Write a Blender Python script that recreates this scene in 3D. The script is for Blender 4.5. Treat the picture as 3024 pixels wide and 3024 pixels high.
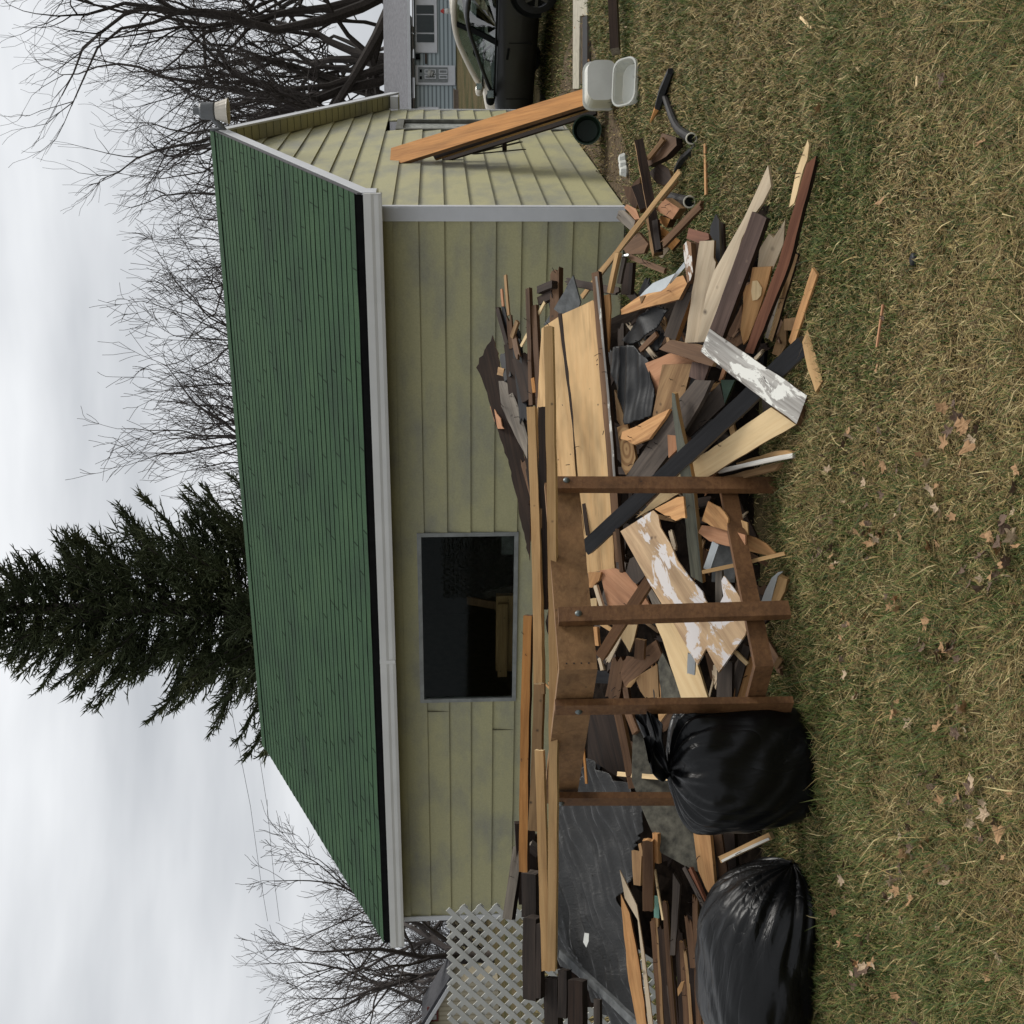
import bpy, bmesh, math, random
import numpy as np
from mathutils import Vector, Matrix, noise
for o in list(bpy.data.objects): bpy.data.objects.remove(o)
SC = bpy.context.scene
COL = SC.collection
R0 = random.Random(11)

# ------------------------------------------------------------------ camera
F_PX = 3678.06; PITCH = -0.0575; ROLL = -0.01238; CAMZ = 1.85
cp, sp = math.cos(PITCH), math.sin(PITCH); cr, sr = math.cos(ROLL), math.sin(ROLL)
CR = Vector((cr, -sp*sr, cp*sr)); CT = Vector((-sr, -sp*cr, cp*cr)); CF = Vector((0, cp, sp))
CAM = Vector((0, 0, CAMZ))
cd = bpy.data.cameras.new('camera'); co = bpy.data.objects.new('camera', cd); COL.objects.link(co)
# the phone was held sideways: the scene's up points to the picture's left
X_, Y_, Z_ = -CT, CR, -CF
co.matrix_world = Matrix(((X_.x, Y_.x, Z_.x, 0), (X_.y, Y_.y, Z_.y, 0), (X_.z, Y_.z, Z_.z, CAMZ), (0, 0, 0, 1)))
cd.sensor_width = 36; cd.sensor_height = 36; cd.lens = F_PX/3024*36; cd.clip_start = 0.05; cd.clip_end = 600
SC.camera = co

# ------------------------------------------------------------------ world, sun, exposure
SUN_EL, SUN_AZ = math.radians(48), math.radians(62)      # azimuth measured from +Y towards +X
w = bpy.data.worlds.new('World'); SC.world = w; w.use_nodes = True
nt = w.node_tree; nt.nodes.clear()
def wn(t, **k):
    n = nt.nodes.new(t)
    for a, b in k.items(): setattr(n, a, b)
    return n
sky = wn('ShaderNodeTexSky', sky_type='NISHITA', sun_disc=False, sun_elevation=SUN_EL, sun_rotation=SUN_AZ, dust_density=3.0)
hs = wn('ShaderNodeHueSaturation'); hs.inputs['Saturation'].default_value = 0.08
tc = wn('ShaderNodeTexCoord'); mp = wn('ShaderNodeMapping'); mp.inputs['Scale'].default_value = (1.2, 1.2, 5.5); mp.inputs['Rotation'].default_value = (0.05, 0.16, 0.3)
n1 = wn('ShaderNodeTexNoise'); n1.inputs['Scale'].default_value = 1.6; n1.inputs['Detail'].default_value = 5; n1.inputs['Roughness'].default_value = 0.5
rp = wn('ShaderNodeValToRGB')
rp.color_ramp.elements[0].position = 0.32; rp.color_ramp.elements[0].color = (.43, .445, .468, 1)
rp.color_ramp.elements[1].position = 0.68; rp.color_ramp.elements[1].color = (.76, .765, .775, 1)
mixc = wn('ShaderNodeMixRGB', blend_type='MIX'); mixc.inputs[0].default_value = 0.82; mixc.inputs[2].default_value = (9.3, 9.45, 9.6, 1)
mul = wn('ShaderNodeMixRGB', blend_type='MULTIPLY'); mul.inputs[0].default_value = 1
bg = wn('ShaderNodeBackground'); bg.inputs['Strength'].default_value = 0.1
wo = wn('ShaderNodeOutputWorld')
L_ = nt.links.new
L_(tc.outputs['Generated'], mp.inputs['Vector']); L_(mp.outputs['Vector'], n1.inputs['Vector']); L_(n1.outputs['Fac'], rp.inputs['Fac'])
L_(sky.outputs['Color'], hs.inputs['Color']); L_(hs.outputs['Color'], mixc.inputs[1])
L_(mixc.outputs[0], mul.inputs[1]); L_(rp.outputs['Color'], mul.inputs[2]); L_(mul.outputs[0], bg.inputs['Color']); L_(bg.outputs['Background'], wo.inputs['Surface'])
sd = bpy.data.lights.new('sun', 'SUN'); sd.energy = 2.1; sd.angle = math.radians(22); sd.color = (1, .965, .91)
so = bpy.data.objects.new('sun', sd); COL.objects.link(so)
sdir = Vector((math.sin(SUN_AZ)*math.cos(SUN_EL), math.cos(SUN_AZ)*math.cos(SUN_EL), math.sin(SUN_EL)))
so.rotation_euler = sdir.to_track_quat('Z', 'Y').to_euler()
SC.view_settings.view_transform = 'Standard'; SC.view_settings.look = 'None'
SC.view_settings.exposure = 0.5; SC.view_settings.gamma = 1.0

# ------------------------------------------------------------------ places
def ray(px, py): return CF + CR*((1512-py)/F_PX) + CT*((1512-px)/F_PX)
def at(px, py, d): return CAM + ray(px, py)*d
def gh(x, y):                                    # lie of the land: flat lawn, rising gently towards the street
    t = min(max((y-20)/50.0, 0), 1); t = t*t*(3-2*t)
    return 0.85*t
def on_ground(px, py, z=0.0):
    r = ray(px, py); d = (z-CAMZ)/r.z
    return CAM + r*d
def pile_depth(px, py, zone):
    r = ray(px, py)
    if zone == 'P': k, y0 = .54, 6.5
    elif zone == 'C': k, y0 = .60, 8.9
    elif zone == 'G': return (-CAMZ)/r.z if r.z < 0 else 9
    else: return float(zone)
    return (CAMZ+k*y0)/(k*r.y-r.z)
def at_pile(px, py, zone='P', lift=0.0): return at(px, py, max(pile_depth(px, py, zone)-lift, 1.0))

# ------------------------------------------------------------------ mesh helpers
class MB:
    def __init__(s): s.v = []; s.f = []; s.m = []
    def add(s, vs, fs, mi=0):
        b = len(s.v); s.v += [tuple(v) for v in vs]
        for f in fs: s.f.append(tuple(i+b for i in f)); s.m.append(mi)
    def box(s, lo, hi, mi=0):
        x0, y0, z0 = lo; x1, y1, z1 = hi
        s.add([(x0,y0,z0),(x1,y0,z0),(x1,y1,z0),(x0,y1,z0),(x0,y0,z1),(x1,y0,z1),(x1,y1,z1),(x0,y1,z1)],
              [(0,3,2,1),(4,5,6,7),(0,1,5,4),(1,2,6,5),(2,3,7,6),(3,0,4,7)], mi)
    def obox(s, a, b, wv, hv, mi=0):             # box along a-b with half vectors wv, hv
        a, b, wv, hv = map(Vector, (a, b, wv, hv))
        s.add([a-wv-hv, a+wv-hv, a+wv+hv, a-wv+hv, b-wv-hv, b+wv-hv, b+wv+hv, b-wv+hv],
              [(0,3,2,1),(4,5,6,7),(0,1,5,4),(1,2,6,5),(2,3,7,6),(3,0,4,7)], mi)
    def prism(s, poly, h, mi=0, side=None):      # poly in xy at z=0, extruded to z=-h
        n = len(poly); side = mi if side is None else side
        ar = sum(poly[i][0]*poly[(i+1)%n][1]-poly[(i+1)%n][0]*poly[i][1] for i in range(n))
        if ar < 0: poly = poly[::-1]
        top = [(x, y, 0) for x, y in poly]; bot = [(x, y, -h) for x, y in poly]
        s.add(top, [tuple(range(n))], mi); s.add(bot, [tuple(range(n-1, -1, -1))], mi)
        for i in range(n):
            j = (i+1) % n; s.add([top[i], top[j], bot[j], bot[i]], [(1, 0, 3, 2)], side)
    def tube(s, pts, rad, n=6, mi=0, cap=True):
        pts = [Vector(p) for p in pts]; k = len(pts)
        if isinstance(rad, (int, float)): rad = [rad]*k
        up = None; vs = []
        for i, p in enumerate(pts):
            t = (pts[min(i+1, k-1)]-pts[max(i-1, 0)]).normalized()
            if up is None: up = t.orthogonal().normalized()
            up = (up - t*up.dot(t)); up = up.normalized() if up.length > 1e-6 else t.orthogonal().normalized()
            sd_ = t.cross(up)
            for j in range(n):
                a = 2*math.pi*j/n; vs.append(p+(up*math.cos(a)+sd_*math.sin(a))*rad[i])
        fs = [(i*n+j, i*n+(j+1)%n, (i+1)*n+(j+1)%n, (i+1)*n+j) for i in range(k-1) for j in range(n)]
        if cap: fs += [tuple(range(n-1, -1, -1)), tuple(range((k-1)*n, k*n))]
        s.add(vs, fs, mi)
    def build(s, name, mats, parent=None, mw=None, smooth=False):
        me = bpy.data.meshes.new(name); me.from_pydata(s.v, [], s.f)
        if not isinstance(mats, (list, tuple)): mats = [mats]
        for m in mats: me.materials.append(m)
        if len(mats) > 1: me.polygons.foreach_set('material_index', s.m)
        if smooth: me.polygons.foreach_set('use_smooth', [True]*len(me.polygons))
        me.update()
        o = bpy.data.objects.new(name, me); COL.objects.link(o)
        if parent: o.parent = parent
        if mw is not None: o.matrix_world = mw if parent is None else mw
        return o
def tag(o, label, cat, group=None, kind=None):
    if label: o['label'] = label
    if cat: o['category'] = cat
    if group: o['group'] = group
    if kind: o['kind'] = kind
    return o
def empty(name, loc, label, cat, rz=0, group=None):
    o = bpy.data.objects.new(name, None); COL.objects.link(o); o.location = loc; o.rotation_euler = (0, 0, rz)
    return tag(o, label, cat, group)
def frame(org, X, N):
    X = Vector(X).normalized(); N = Vector(N); N = (N-X*N.dot(X)).normalized(); Y = N.cross(X)
    return Matrix(((X.x, Y.x, N.x, org[0]), (X.y, Y.y, N.y, org[1]), (X.z, Y.z, N.z, org[2]), (0, 0, 0, 1)))

# ------------------------------------------------------------------ materials
def new_mat(name):
    m = bpy.data.materials.new(name); m.use_nodes = True; t = m.node_tree
    return m, t, t.nodes['Principled BSDF']
def nd(t, ty, **k):
    n = t.nodes.new(ty)
    for a, b in k.items():
        if a in n.inputs: n.inputs[a].default_value = b
        else: setattr(n, a, b)
    return n
def ramp(t, pts):
    r = t.nodes.new('ShaderNodeValToRGB'); e = r.color_ramp.elements
    while len(e) < len(pts): e.new(0.5)
    for i, (p, c) in enumerate(pts): e[i].position = p; e[i].color = (*c, 1) if len(c) == 3 else c
    return r
def coords(t, scale, src='Object', rot=(0,0,0)):
    c = t.nodes.new('ShaderNodeTexCoord'); m = nd(t, 'ShaderNodeMapping'); m.inputs['Scale'].default_value = scale; m.inputs['Rotation'].default_value = rot
    t.links.new(c.outputs[src], m.inputs['Vector']); return m.outputs['Vector']
def mixrgb(t, fac, a, b, blend='MIX'):
    n = t.nodes.new('ShaderNodeMixRGB'); n.blend_type = blend
    for i, v in ((0, fac), (1, a), (2, b)):
        if hasattr(v, 'links'): t.links.new(v, n.inputs[i])
        elif isinstance(v, (int, float)): n.inputs[i].default_value = v
        else: n.inputs[i].default_value = (*v, 1)
    return n.outputs[0]
def bump(t, p, h, strength=.3, dist=.01):
    b = nd(t, 'ShaderNodeBump', Strength=strength, Distance=dist); t.links.new(h, b.inputs['Height']); t.links.new(b.outputs['Normal'], p.inputs['Normal'])
def rnd_shift(t, vec, amt=30):                    # every piece gets its own stretch of grain
    oi = t.nodes.new('ShaderNodeObjectInfo'); m = nd(t, 'ShaderNodeMath', operation='MULTIPLY'); m.inputs[1].default_value = amt
    t.links.new(oi.outputs['Random'], m.inputs[0]); a = nd(t, 'ShaderNodeVectorMath', operation='ADD')
    t.links.new(vec, a.inputs[0]); t.links.new(m.outputs[0], a.inputs[1]); return a.outputs[0], oi.outputs['Random']
def wood(name, c1, c2, spot=(.03,.02,.015), spots=.12, stain=.35, rough=.75, grain=1.0, vary=.35):
    m, t, p = new_mat(name)
    v, rn = rnd_shift(t, coords(t, (1.6, 1.6, 1.6)))
    st = nd(t, 'ShaderNodeVectorMath', operation='MULTIPLY'); st.inputs[1].default_value = (1.1, 30*grain, 30*grain); t.links.new(v, st.inputs[0])
    g = nd(t, 'ShaderNodeTexNoise', Scale=1.0, Detail=5, Roughness=.62, Distortion=.5); t.links.new(st.outputs[0], g.inputs['Vector'])
    r = ramp(t, [(.3, c2), (.68, c1)]); t.links.new(g.outputs['Fac'], r.inputs['Fac'])
    s2 = nd(t, 'ShaderNodeVectorMath', operation='MULTIPLY'); s2.inputs[1].default_value = (.9, 3.2, 3.2); t.links.new(v, s2.inputs[0])
    n2 = nd(t, 'ShaderNodeTexNoise', Scale=1.6, Detail=3); t.links.new(s2.outputs[0], n2.inputs['Vector'])
    r2 = ramp(t, [(.42, (1,1,1)), (.75, (1-stain,)*3)]); t.links.new(n2.outputs['Fac'], r2.inputs['Fac'])
    c = mixrgb(t, 1, r.outputs[0], r2.outputs[0], 'MULTIPLY')
    s4 = nd(t, 'ShaderNodeVectorMath', operation='MULTIPLY'); s4.inputs[1].default_value = (.55, 8, 8); t.links.new(v, s4.inputs[0])
    n4 = nd(t, 'ShaderNodeTexNoise', Scale=1.0, Detail=6, Roughness=.7, Distortion=.8); t.links.new(s4.outputs[0], n4.inputs['Vector'])
    r4 = ramp(t, [(.50, (1,1,1)), (.66, (1-stain*.85, 1-stain*.95, 1-stain))]); t.links.new(n4.outputs['Fac'], r4.inputs['Fac'])
    c = mixrgb(t, 1, c, r4.outputs[0], 'MULTIPLY')
    vo = nd(t, 'ShaderNodeTexVoronoi', Scale=5.5); t.links.new(v, vo.inputs['Vector'])   # nail holes and small knots
    r3 = ramp(t, [(0.0, (1,1,1)), (spots, (0,0,0))]); t.links.new(vo.outputs['Distance'], r3.inputs['Fac'])
    c = mixrgb(t, r3.outputs[0], c, spot)
    mr = nd(t, 'ShaderNodeMapRange'); mr.inputs['To Min'].default_value = 1-vary; mr.inputs['To Max'].default_value = 1+vary*.55; t.links.new(rn, mr.inputs['Value'])
    cc = nd(t, 'ShaderNodeVectorMath', operation='SCALE'); t.links.new(c, cc.inputs[0]); t.links.new(mr.outputs[0], cc.inputs['Scale'])
    t.links.new(cc.outputs[0], p.inputs['Base Color']); p.inputs['Roughness'].default_value = rough; p.inputs['Specular IOR Level'].default_value = .25
    bump(t, p, g.outputs['Fac'], .35, .004)
    return m
W = {}
W['ply']   = wood('plywood face', (.86,.58,.29), (.77,.48,.22), spots=.07, stain=.45, vary=.06, grain=.6)
W['fresh'] = wood('fresh split pine', (.64,.36,.15), (.45,.22,.085), spots=.06, stain=.4, vary=.2)
W['cream'] = wood('cream pine', (.78,.59,.33), (.70,.50,.265), spots=.06, stain=.22, vary=.08)
W['salmon']= wood('salmon ply', (.52,.27,.145), (.42,.20,.10), spots=.06, stain=.3, vary=.12)
W['pale']  = wood('pale dry ply', (.66,.54,.38), (.56,.44,.30), spot=(.04,.03,.025), spots=.17, stain=.3, vary=.08)
W['tan']   = wood('tan lumber', (.40,.25,.12), (.29,.165,.075), stain=.4, vary=.2)
W['stud']  = wood('bright stud', (.55,.35,.16), (.43,.25,.105), spots=.09, stain=.3, vary=.12)
W['brown'] = wood('brown board', (.19,.105,.055), (.11,.058,.03), stain=.4, vary=.3)
W['purple']= wood('weathered umber board', (.135,.085,.066), (.072,.044,.036), spot=(.2,.14,.1), spots=.1, stain=.4, vary=.1)
W['red']   = wood('red stained board', (.23,.095,.05), (.165,.062,.034), spots=.06, stain=.3, vary=.1)
W['grey']  = wood('grey weathered', (.25,.215,.17), (.13,.11,.09), stain=.5, vary=.2)
W['gbrown']= wood('grey brown board', (.115,.09,.07), (.062,.048,.04), stain=.5, vary=.2)
W['moss']  = wood('mossy grey batten', (.23,.23,.17), (.10,.105,.085), stain=.6, vary=.05)
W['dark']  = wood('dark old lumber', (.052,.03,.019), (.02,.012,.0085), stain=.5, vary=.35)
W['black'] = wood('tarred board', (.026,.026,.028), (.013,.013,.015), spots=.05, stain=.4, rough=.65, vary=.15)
W['frame'] = wood('stained deck lumber', (.20,.10,.042), (.125,.058,.025), spots=.08, stain=.35, rough=.6, vary=.1)
W['framel']= wood('stained deck board', (.275,.155,.068), (.20,.105,.046), spots=.08, stain=.35, rough=.6, vary=.05)
W['timber']= wood('old dark timber', (.060,.043,.033), (.022,.016,.013), stain=.5, vary=.25)
W['orange']= wood('amber plank', (.56,.27,.085), (.44,.19,.052), spots=.07, stain=.3, vary=.06)
W['white'] = wood('white trim', (.72,.70,.64), (.6,.57,.5), stain=.3, vary=.05)
def peeling(name, paint, c1, c2, thr=.5, scale=6):
    m = wood(name, c1, c2, vary=.1); t = m.node_tree; p = t.nodes['Principled BSDF']
    src = p.inputs['Base Color'].links[0].from_socket
    v, rn = rnd_shift(t, coords(t, (1, 2.3, 2.3)), 17)
    n = nd(t, 'ShaderNodeTexNoise', Scale=scale, Detail=6, Roughness=.65, Distortion=.6); t.links.new(v, n.inputs['Vector'])
    r = ramp(t, [(thr, (0,0,0)), (thr+.03, (1,1,1))]); t.links.new(n.outputs['Fac'], r.inputs['Fac'])
    t.links.new(mixrgb(t, r.outputs[0], src, paint), p.inputs['Base Color'])
    return m
W['veneer'] = peeling('peeled veneer sheet', (.66,.62,.60), (.62,.44,.26), (.50,.33,.19), .52, 4)
W['peel']   = peeling('peeling white paint', (.74,.73,.67), (.50,.48,.44), (.21,.19,.17), .53, 6)
W['streak'] = peeling('streaked white paint', (.62,.58,.53), (.30,.17,.09), (.18,.10,.055), .49, 9)
def plain(name, c, rough=.6, metal=0, var=.25, scale=8, spec=.4, bmp=.15):
    m, t, p = new_mat(name)
    n = nd(t, 'ShaderNodeTexNoise', Scale=scale, Detail=6, Roughness=.6); t.links.new(coords(t, (1,1,1)), n.inputs['Vector'])
    lo = tuple(x*(1-var) for x in c); hi = tuple(min(x*(1+var*.6), 1) for x in c)
    r = ramp(t, [(.3, lo), (.7, hi)]); t.links.new(n.outputs['Fac'], r.inputs['Fac']); t.links.new(r.outputs[0], p.inputs['Base Color'])
    p.inputs['Roughness'].default_value = rough; p.inputs['Metallic'].default_value = metal; p.inputs['Specular IOR Level'].default_value = spec
    if bmp: bump(t, p, n.outputs['Fac'], bmp, .01)
    return m
M = {}
M['slate'] = plain('slate grey felt', (.10,.105,.105), .7, var=.55, scale=14)
M['mossy'] = plain('mossy slate sheet', (.085,.08,.06), .85, var=.8, scale=16)
M['felt'] = plain('black felt', (.0075,.008,.009), .48, var=.4, scale=20, spec=.22)
M['galv'] = plain('bare flashing metal', (.55,.58,.58), .4, .6, var=.15, scale=5)
M['alum'] = plain('grey aluminium frame', (.26,.27,.26), .45, .3, var=.25, scale=9)
M['bolt'] = plain('galvanised bolt', (.16,.18,.175), .45, .7, var=.2)
M['nail'] = plain('rusty nail', (.03,.022,.018), .6, .3)
M['trim'] = plain('white aluminium trim', (.60,.61,.63), .5, var=.08, scale=3, bmp=.05)
M['trimlow'] = plain('white gutter paint', (.66,.655,.625), .5, var=.08, scale=2, bmp=.05)
M['edge'] = plain('black drip edge', (.008,.008,.008), .8, var=.3, spec=.06)
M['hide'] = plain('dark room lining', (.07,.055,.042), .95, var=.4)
M['concrete'] = plain('concrete', (.37,.34,.27), .9, var=.25, scale=10)
M['plastic_w'] = plain('milky white plastic', (.62,.62,.57), .4, var=.12, scale=3, bmp=.05)
M['plastic_g'] = plain('grubby plastic', (.30,.29,.25), .55, var=.5, scale=9)
M['green'] = plain('dark green plastic', (.018,.045,.024), .45, var=.3)
M['darkin'] = plain('dark inside', (.008,.009,.009), .9, spec=.1)
M['blackp'] = plain('black pipe', (.02,.017,.015), .6, var=.7, scale=12, spec=.2)
M['ring'] = plain('white pipe rim', (.62,.58,.48), .6, var=.2)
M['lamp_body'] = plain('grey lamp housing', (.13,.135,.14), .5, var=.1)
M['lamp_shade'] = plain('ivory lamp shade', (.60,.55,.47), .5, var=.08)
M['lattice'] = plain('white vinyl lattice', (.50,.50,.465), .6, var=.12, scale=5, bmp=.05)
M['teal'] = plain('teal paint', (.12,.25,.2), .7)
# ================================================================== THE SETTING
# ground sheet
def ground_mat():
    m, t, p = new_mat('lawn soil')
    v = coords(t, (1,1,1), 'Object')
    big = nd(t, 'ShaderNodeTexNoise', Scale=.55, Detail=5, Roughness=.65); t.links.new(v, big.inputs['Vector'])
    fin = nd(t, 'ShaderNodeTexNoise', Scale=38, Detail=8, Roughness=.75); t.links.new(v, fin.inputs['Vector'])
    r1 = ramp(t, [(.36, (.036,.043,.014)), (.5, (.075,.065,.028)), (.64, (.105,.083,.042))]); t.links.new(big.outputs['Fac'], r1.inputs['Fac'])
    r2 = ramp(t, [(.3, (.3,.28,.24)), (.52, (.9,.85,.8)), (.72, (1.55,1.5,1.35))]); t.links.new(fin.outputs['Fac'], r2.inputs['Fac'])
    t.links.new(mixrgb(t, 1, r1.outputs[0], r2.outputs[0], 'MULTIPLY'), p.inputs['Base Color']); p.inputs['Roughness'].default_value = 1; p.inputs['Specular IOR Level'].default_value = .1
    bump(t, p, fin.outputs['Fac'], .8, .03)
    return m
xs = np.concatenate([np.linspace(-180,-24,14), np.linspace(-20,20,41), np.linspace(24,180,14)])
ys = np.concatenate([np.linspace(-30,0,5), np.linspace(1,30,44), np.linspace(32,90,30), np.linspace(100,300,12)])
gv = [(x, y, gh(x, y)) for y in ys for x in xs]; nx = len(xs)
gf = [(j*nx+i, j*nx+i+1, (j+1)*nx+i+1, (j+1)*nx+i) for j in range(len(ys)-1) for i in range(nx-1)]
b = MB(); b.add(gv, gf); tag(b.build('lawn', ground_mat(), smooth=True), None, None, kind='structure')

# litter strip of dead leaves and bare soil along the foot of the gable wall
def litter_mat():
    m, t, p = new_mat('leaf litter')
    v = coords(t, (1,1,1))
    n = nd(t, 'ShaderNodeTexNoise', Scale=15, Detail=9, Roughness=.85); t.links.new(v, n.inputs['Vector'])
    r = ramp(t, [(.3, (.025,.017,.008)), (.46, (.075,.046,.02)), (.58, (.14,.095,.045)), (.7, (.30,.23,.14))]); t.links.new(n.outputs['Fac'], r.inputs['Fac'])
    t.links.new(r.outputs[0], p.inputs['Base Color']); p.inputs['Roughness'].default_value = 1; bump(t, p, n.outputs['Fac'], 1, .03)
    return m
A_ = 0.428480212; DL = Vector((-math.cos(A_), math.sin(A_), 0)); DW = Vector((math.sin(A_), math.cos(A_), 0))
CORNER = Vector((2.9161, 11.9969, 0)); GL, GW = 8.78, 7.744
def gp(s, t, z): return CORNER + DL*s + DW*t + Vector((0, 0, z))
lm = litter_mat()
b = MB()
poly = [(-.02,-.3),(-.5,.0),(-.85,1.6),(-1.2,3.0),(-1.9,3.6),(-2.6,3.2),(-3.1,3.6),(-2.5,4.8),(-1.4,5.2),(-.9,6.6),(-.02,7.6)]
pts = [gp(s, t, .006) for s, t in poly]
b.add(pts, [tuple(range(len(pts)))]); tag(b.build('dirt_strip', lm), None, None, kind='structure')

# concrete walk in front of the parked cars
p0 = [on_ground(1699, -60), on_ground(1743, -60), on_ground(1741, 45), on_ground(1719, 47), on_ground(1716, 262), on_ground(1698, 262)]
b = MB(); n = len(p0)
tops = [q+Vector((0,0,.03)) for q in p0]; bots = [q-Vector((0,0,.05)) for q in p0]
b.add(tops, [tuple(range(n))]); b.add(tops+bots, [(i, (i+1) % n, n+(i+1) % n, n+i) for i in range(n)])
tag(b.build('path', M['concrete']), None, None, kind='structure')

# ------------------------------------------------------------------ grass blades (uncountable)
def build_grass():
    rng = np.random.default_rng(5)
    N = 600000
    d = 3.0*np.power(14.0/3.0, rng.random(N)**1.12)        # nearer ground gets more blades
    u = (rng.random(N)-.5)*1.42
    d2 = 13.5+11*rng.random(90000)**1.1; u2 = .27+.36*rng.random(90000)     # the strip in front of the parked cars
    d = np.concatenate([d, d2]); u = np.concatenate([u, u2]); N = len(d)
    x = u*d*(3024/F_PX); y = d
    # bare places: under the scrap heap, under the garage, litter and walk
    P = np.stack([x-CORNER.x, y-CORNER.y], 1); s = P@np.array([DL.x, DL.y]); tt = P@np.array([DW.x, DW.y])
    keep = ~((s > -.02) & (tt > -.02))
    heap = (y > 6.95) & (x > -2.9) & (x < 1.5) & (s > -.2)
    keep &= ~(heap & (rng.random(N) > .06))
    lit = (tt > -.2) & (s < 0) & (s > -.4-.28*tt)
    keep &= ~(lit & (rng.random(N) > .22))
    wy = [q.y for q in p0]; keep &= ~((x > min(q.x for q in p0)) & (y > min(wy)-.05) & (y < max(wy)+.02) & (rng.random(N) < .97))
    x, y, d = x[keep], y[keep], d[keep]; n = len(x)
    def fld(sc, ph):
        v = np.zeros(n)
        for k in range(7):
            a = ph+k*1.7; f = sc*(1.55**k)
            v += np.sin(x*f*math.cos(a)+y*f*math.sin(a)+k*2.1+ph)*np.sin(x*f*math.sin(a+.8)-y*f*math.cos(a+.8)+k)/(1.32**k)
        return v
    green = fld(.8, .4)+.55*fld(2.6, 1.9)
    edge = .7*np.exp(-((y-6.3)/.55)**2)*((x > -3.4) & (x < 1.7))     # grass stays green close to the heap
    green = green + 1.0*edge + (y < 5.0)*(x < 0)*.5
    green = green*.8 - .55*(x > .2)*(y < 8) +.12+.5*rng.standard_normal(n)
    pg = 1/(1+np.exp(-(green*1.5-.15)))
    isg = rng.random(n) < pg*.70+.10
    tall = 1+.45*np.clip(fld(1.3, 3.1), -1, 1)
    h = np.where(isg, .034+.042*rng.random(n), .024+.045*rng.random(n))*tall
    longb = rng.random(n) < .006; h = np.where(longb, h*2.0, h)
    lean = np.where(isg, .35+.8*rng.random(n), .6+1.7*rng.random(n)); az = rng.random(n)*2*math.pi
    wd = (.0011+.0013*rng.random(n))*(.75+.12*d)
    ca, sa = np.cos(az), np.sin(az); rx, ry = -sa, ca
    V = np.zeros((n, 5, 3))
    for i, (f, wf) in enumerate([(0, 1), (0, -1), (.55, .8), (.55, -.8), (1, 0)]):
        out = h*lean*f**1.7; up = h*(f-.22*f*f*np.minimum(lean, 2))
        V[:, i, 0] = x+ca*out+rx*wd*wf; V[:, i, 1] = y+sa*out+ry*wd*wf; V[:, i, 2] = np.maximum(up, .004*(f > 0)) - .004*(f == 0)
    base = np.arange(n)*5
    q = np.stack([base, base+1, base+3, base+2], 1); tr = np.stack([base+2, base+3, base+4], 1)
    me = bpy.data.meshes.new('grass')
    me.vertices.add(n*5); me.vertices.foreach_set('co', V.reshape(-1))
    loops = np.concatenate([q.reshape(-1), tr.reshape(-1)]); me.loops.add(len(loops)); me.loops.foreach_set('vertex_index', loops.astype(np.int32))
    starts = np.concatenate([np.arange(n)*4, n*4+np.arange(n)*3]); me.polygons.add(2*n)
    me.polygons.foreach_set('loop_start', starts.astype(np.int32))
    me.update(calc_edges=True)
    gcol = np.array([[.045,.078,.016],[.075,.108,.022],[.115,.14,.034],[.058,.088,.03],[.14,.155,.046]])
    scol = np.array([[.35,.262,.105],[.26,.18,.072],[.48,.385,.19],[.16,.105,.044],[.24,.18,.066],[.085,.057,.025]])
    c = np.where(isg[:, None], gcol[rng.integers(0, 5, n)], scol[rng.integers(0, 6, n)])*(.75+.5*rng.random(n))[:, None]
    at_ = me.attributes.new('blade', 'FLOAT_COLOR', 'POINT')
    cc = np.ones((n, 5, 4)); cc[:, :, :3] = c[:, None, :]; at_.data.foreach_set('color', cc.reshape(-1))
    m, t, p = new_mat('grass blades'); an = t.nodes.new('ShaderNodeAttribute'); an.attribute_name = 'blade'
    t.links.new(an.outputs['Color'], p.inputs['Base Color']); p.inputs['Roughness'].default_value = .7; p.inputs['Specular IOR Level'].default_value = .2
    me.materials.append(m)
    o = bpy.data.objects.new('grass', me); COL.objects.link(o); tag(o, None, None, kind='stuff')
build_grass()

# ------------------------------------------------------------------ the garage
EXPO, ZB = .25, 0.028
def siding_mat(name, c, c2):
    m, t, p = new_mat(name)
    v = coords(t, (1,1,1))
    n = nd(t, 'ShaderNodeTexNoise', Scale=1.3, Detail=7, Roughness=.6); t.links.new(coords(t, (.8,.8,1.6)), n.inputs['Vector'])
    r = ramp(t, [(.34, c2), (.56, c)]); t.links.new(n.outputs['Fac'], r.inputs['Fac'])
    n2 = nd(t, 'ShaderNodeTexNoise', Scale=60, Detail=3); t.links.new(coords(t, (1,1,1)), n2.inputs['Vector'])
    r2 = ramp(t, [(.3, (.9,.9,.9)), (.7, (1.06,1.06,1.06))]); t.links.new(n2.outputs['Fac'], r2.inputs['Fac'])
    t.links.new(mixrgb(t, 1, r.outputs[0], r2.outputs[0], 'MULTIPLY'), p.inputs['Base Color']); p.inputs['Roughness'].default_value = .55
    p.inputs['Specular IOR Level'].default_value = .3
    return m
SID = siding_mat('olive cream lap siding', (.42,.395,.22), (.285,.28,.21))
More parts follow.
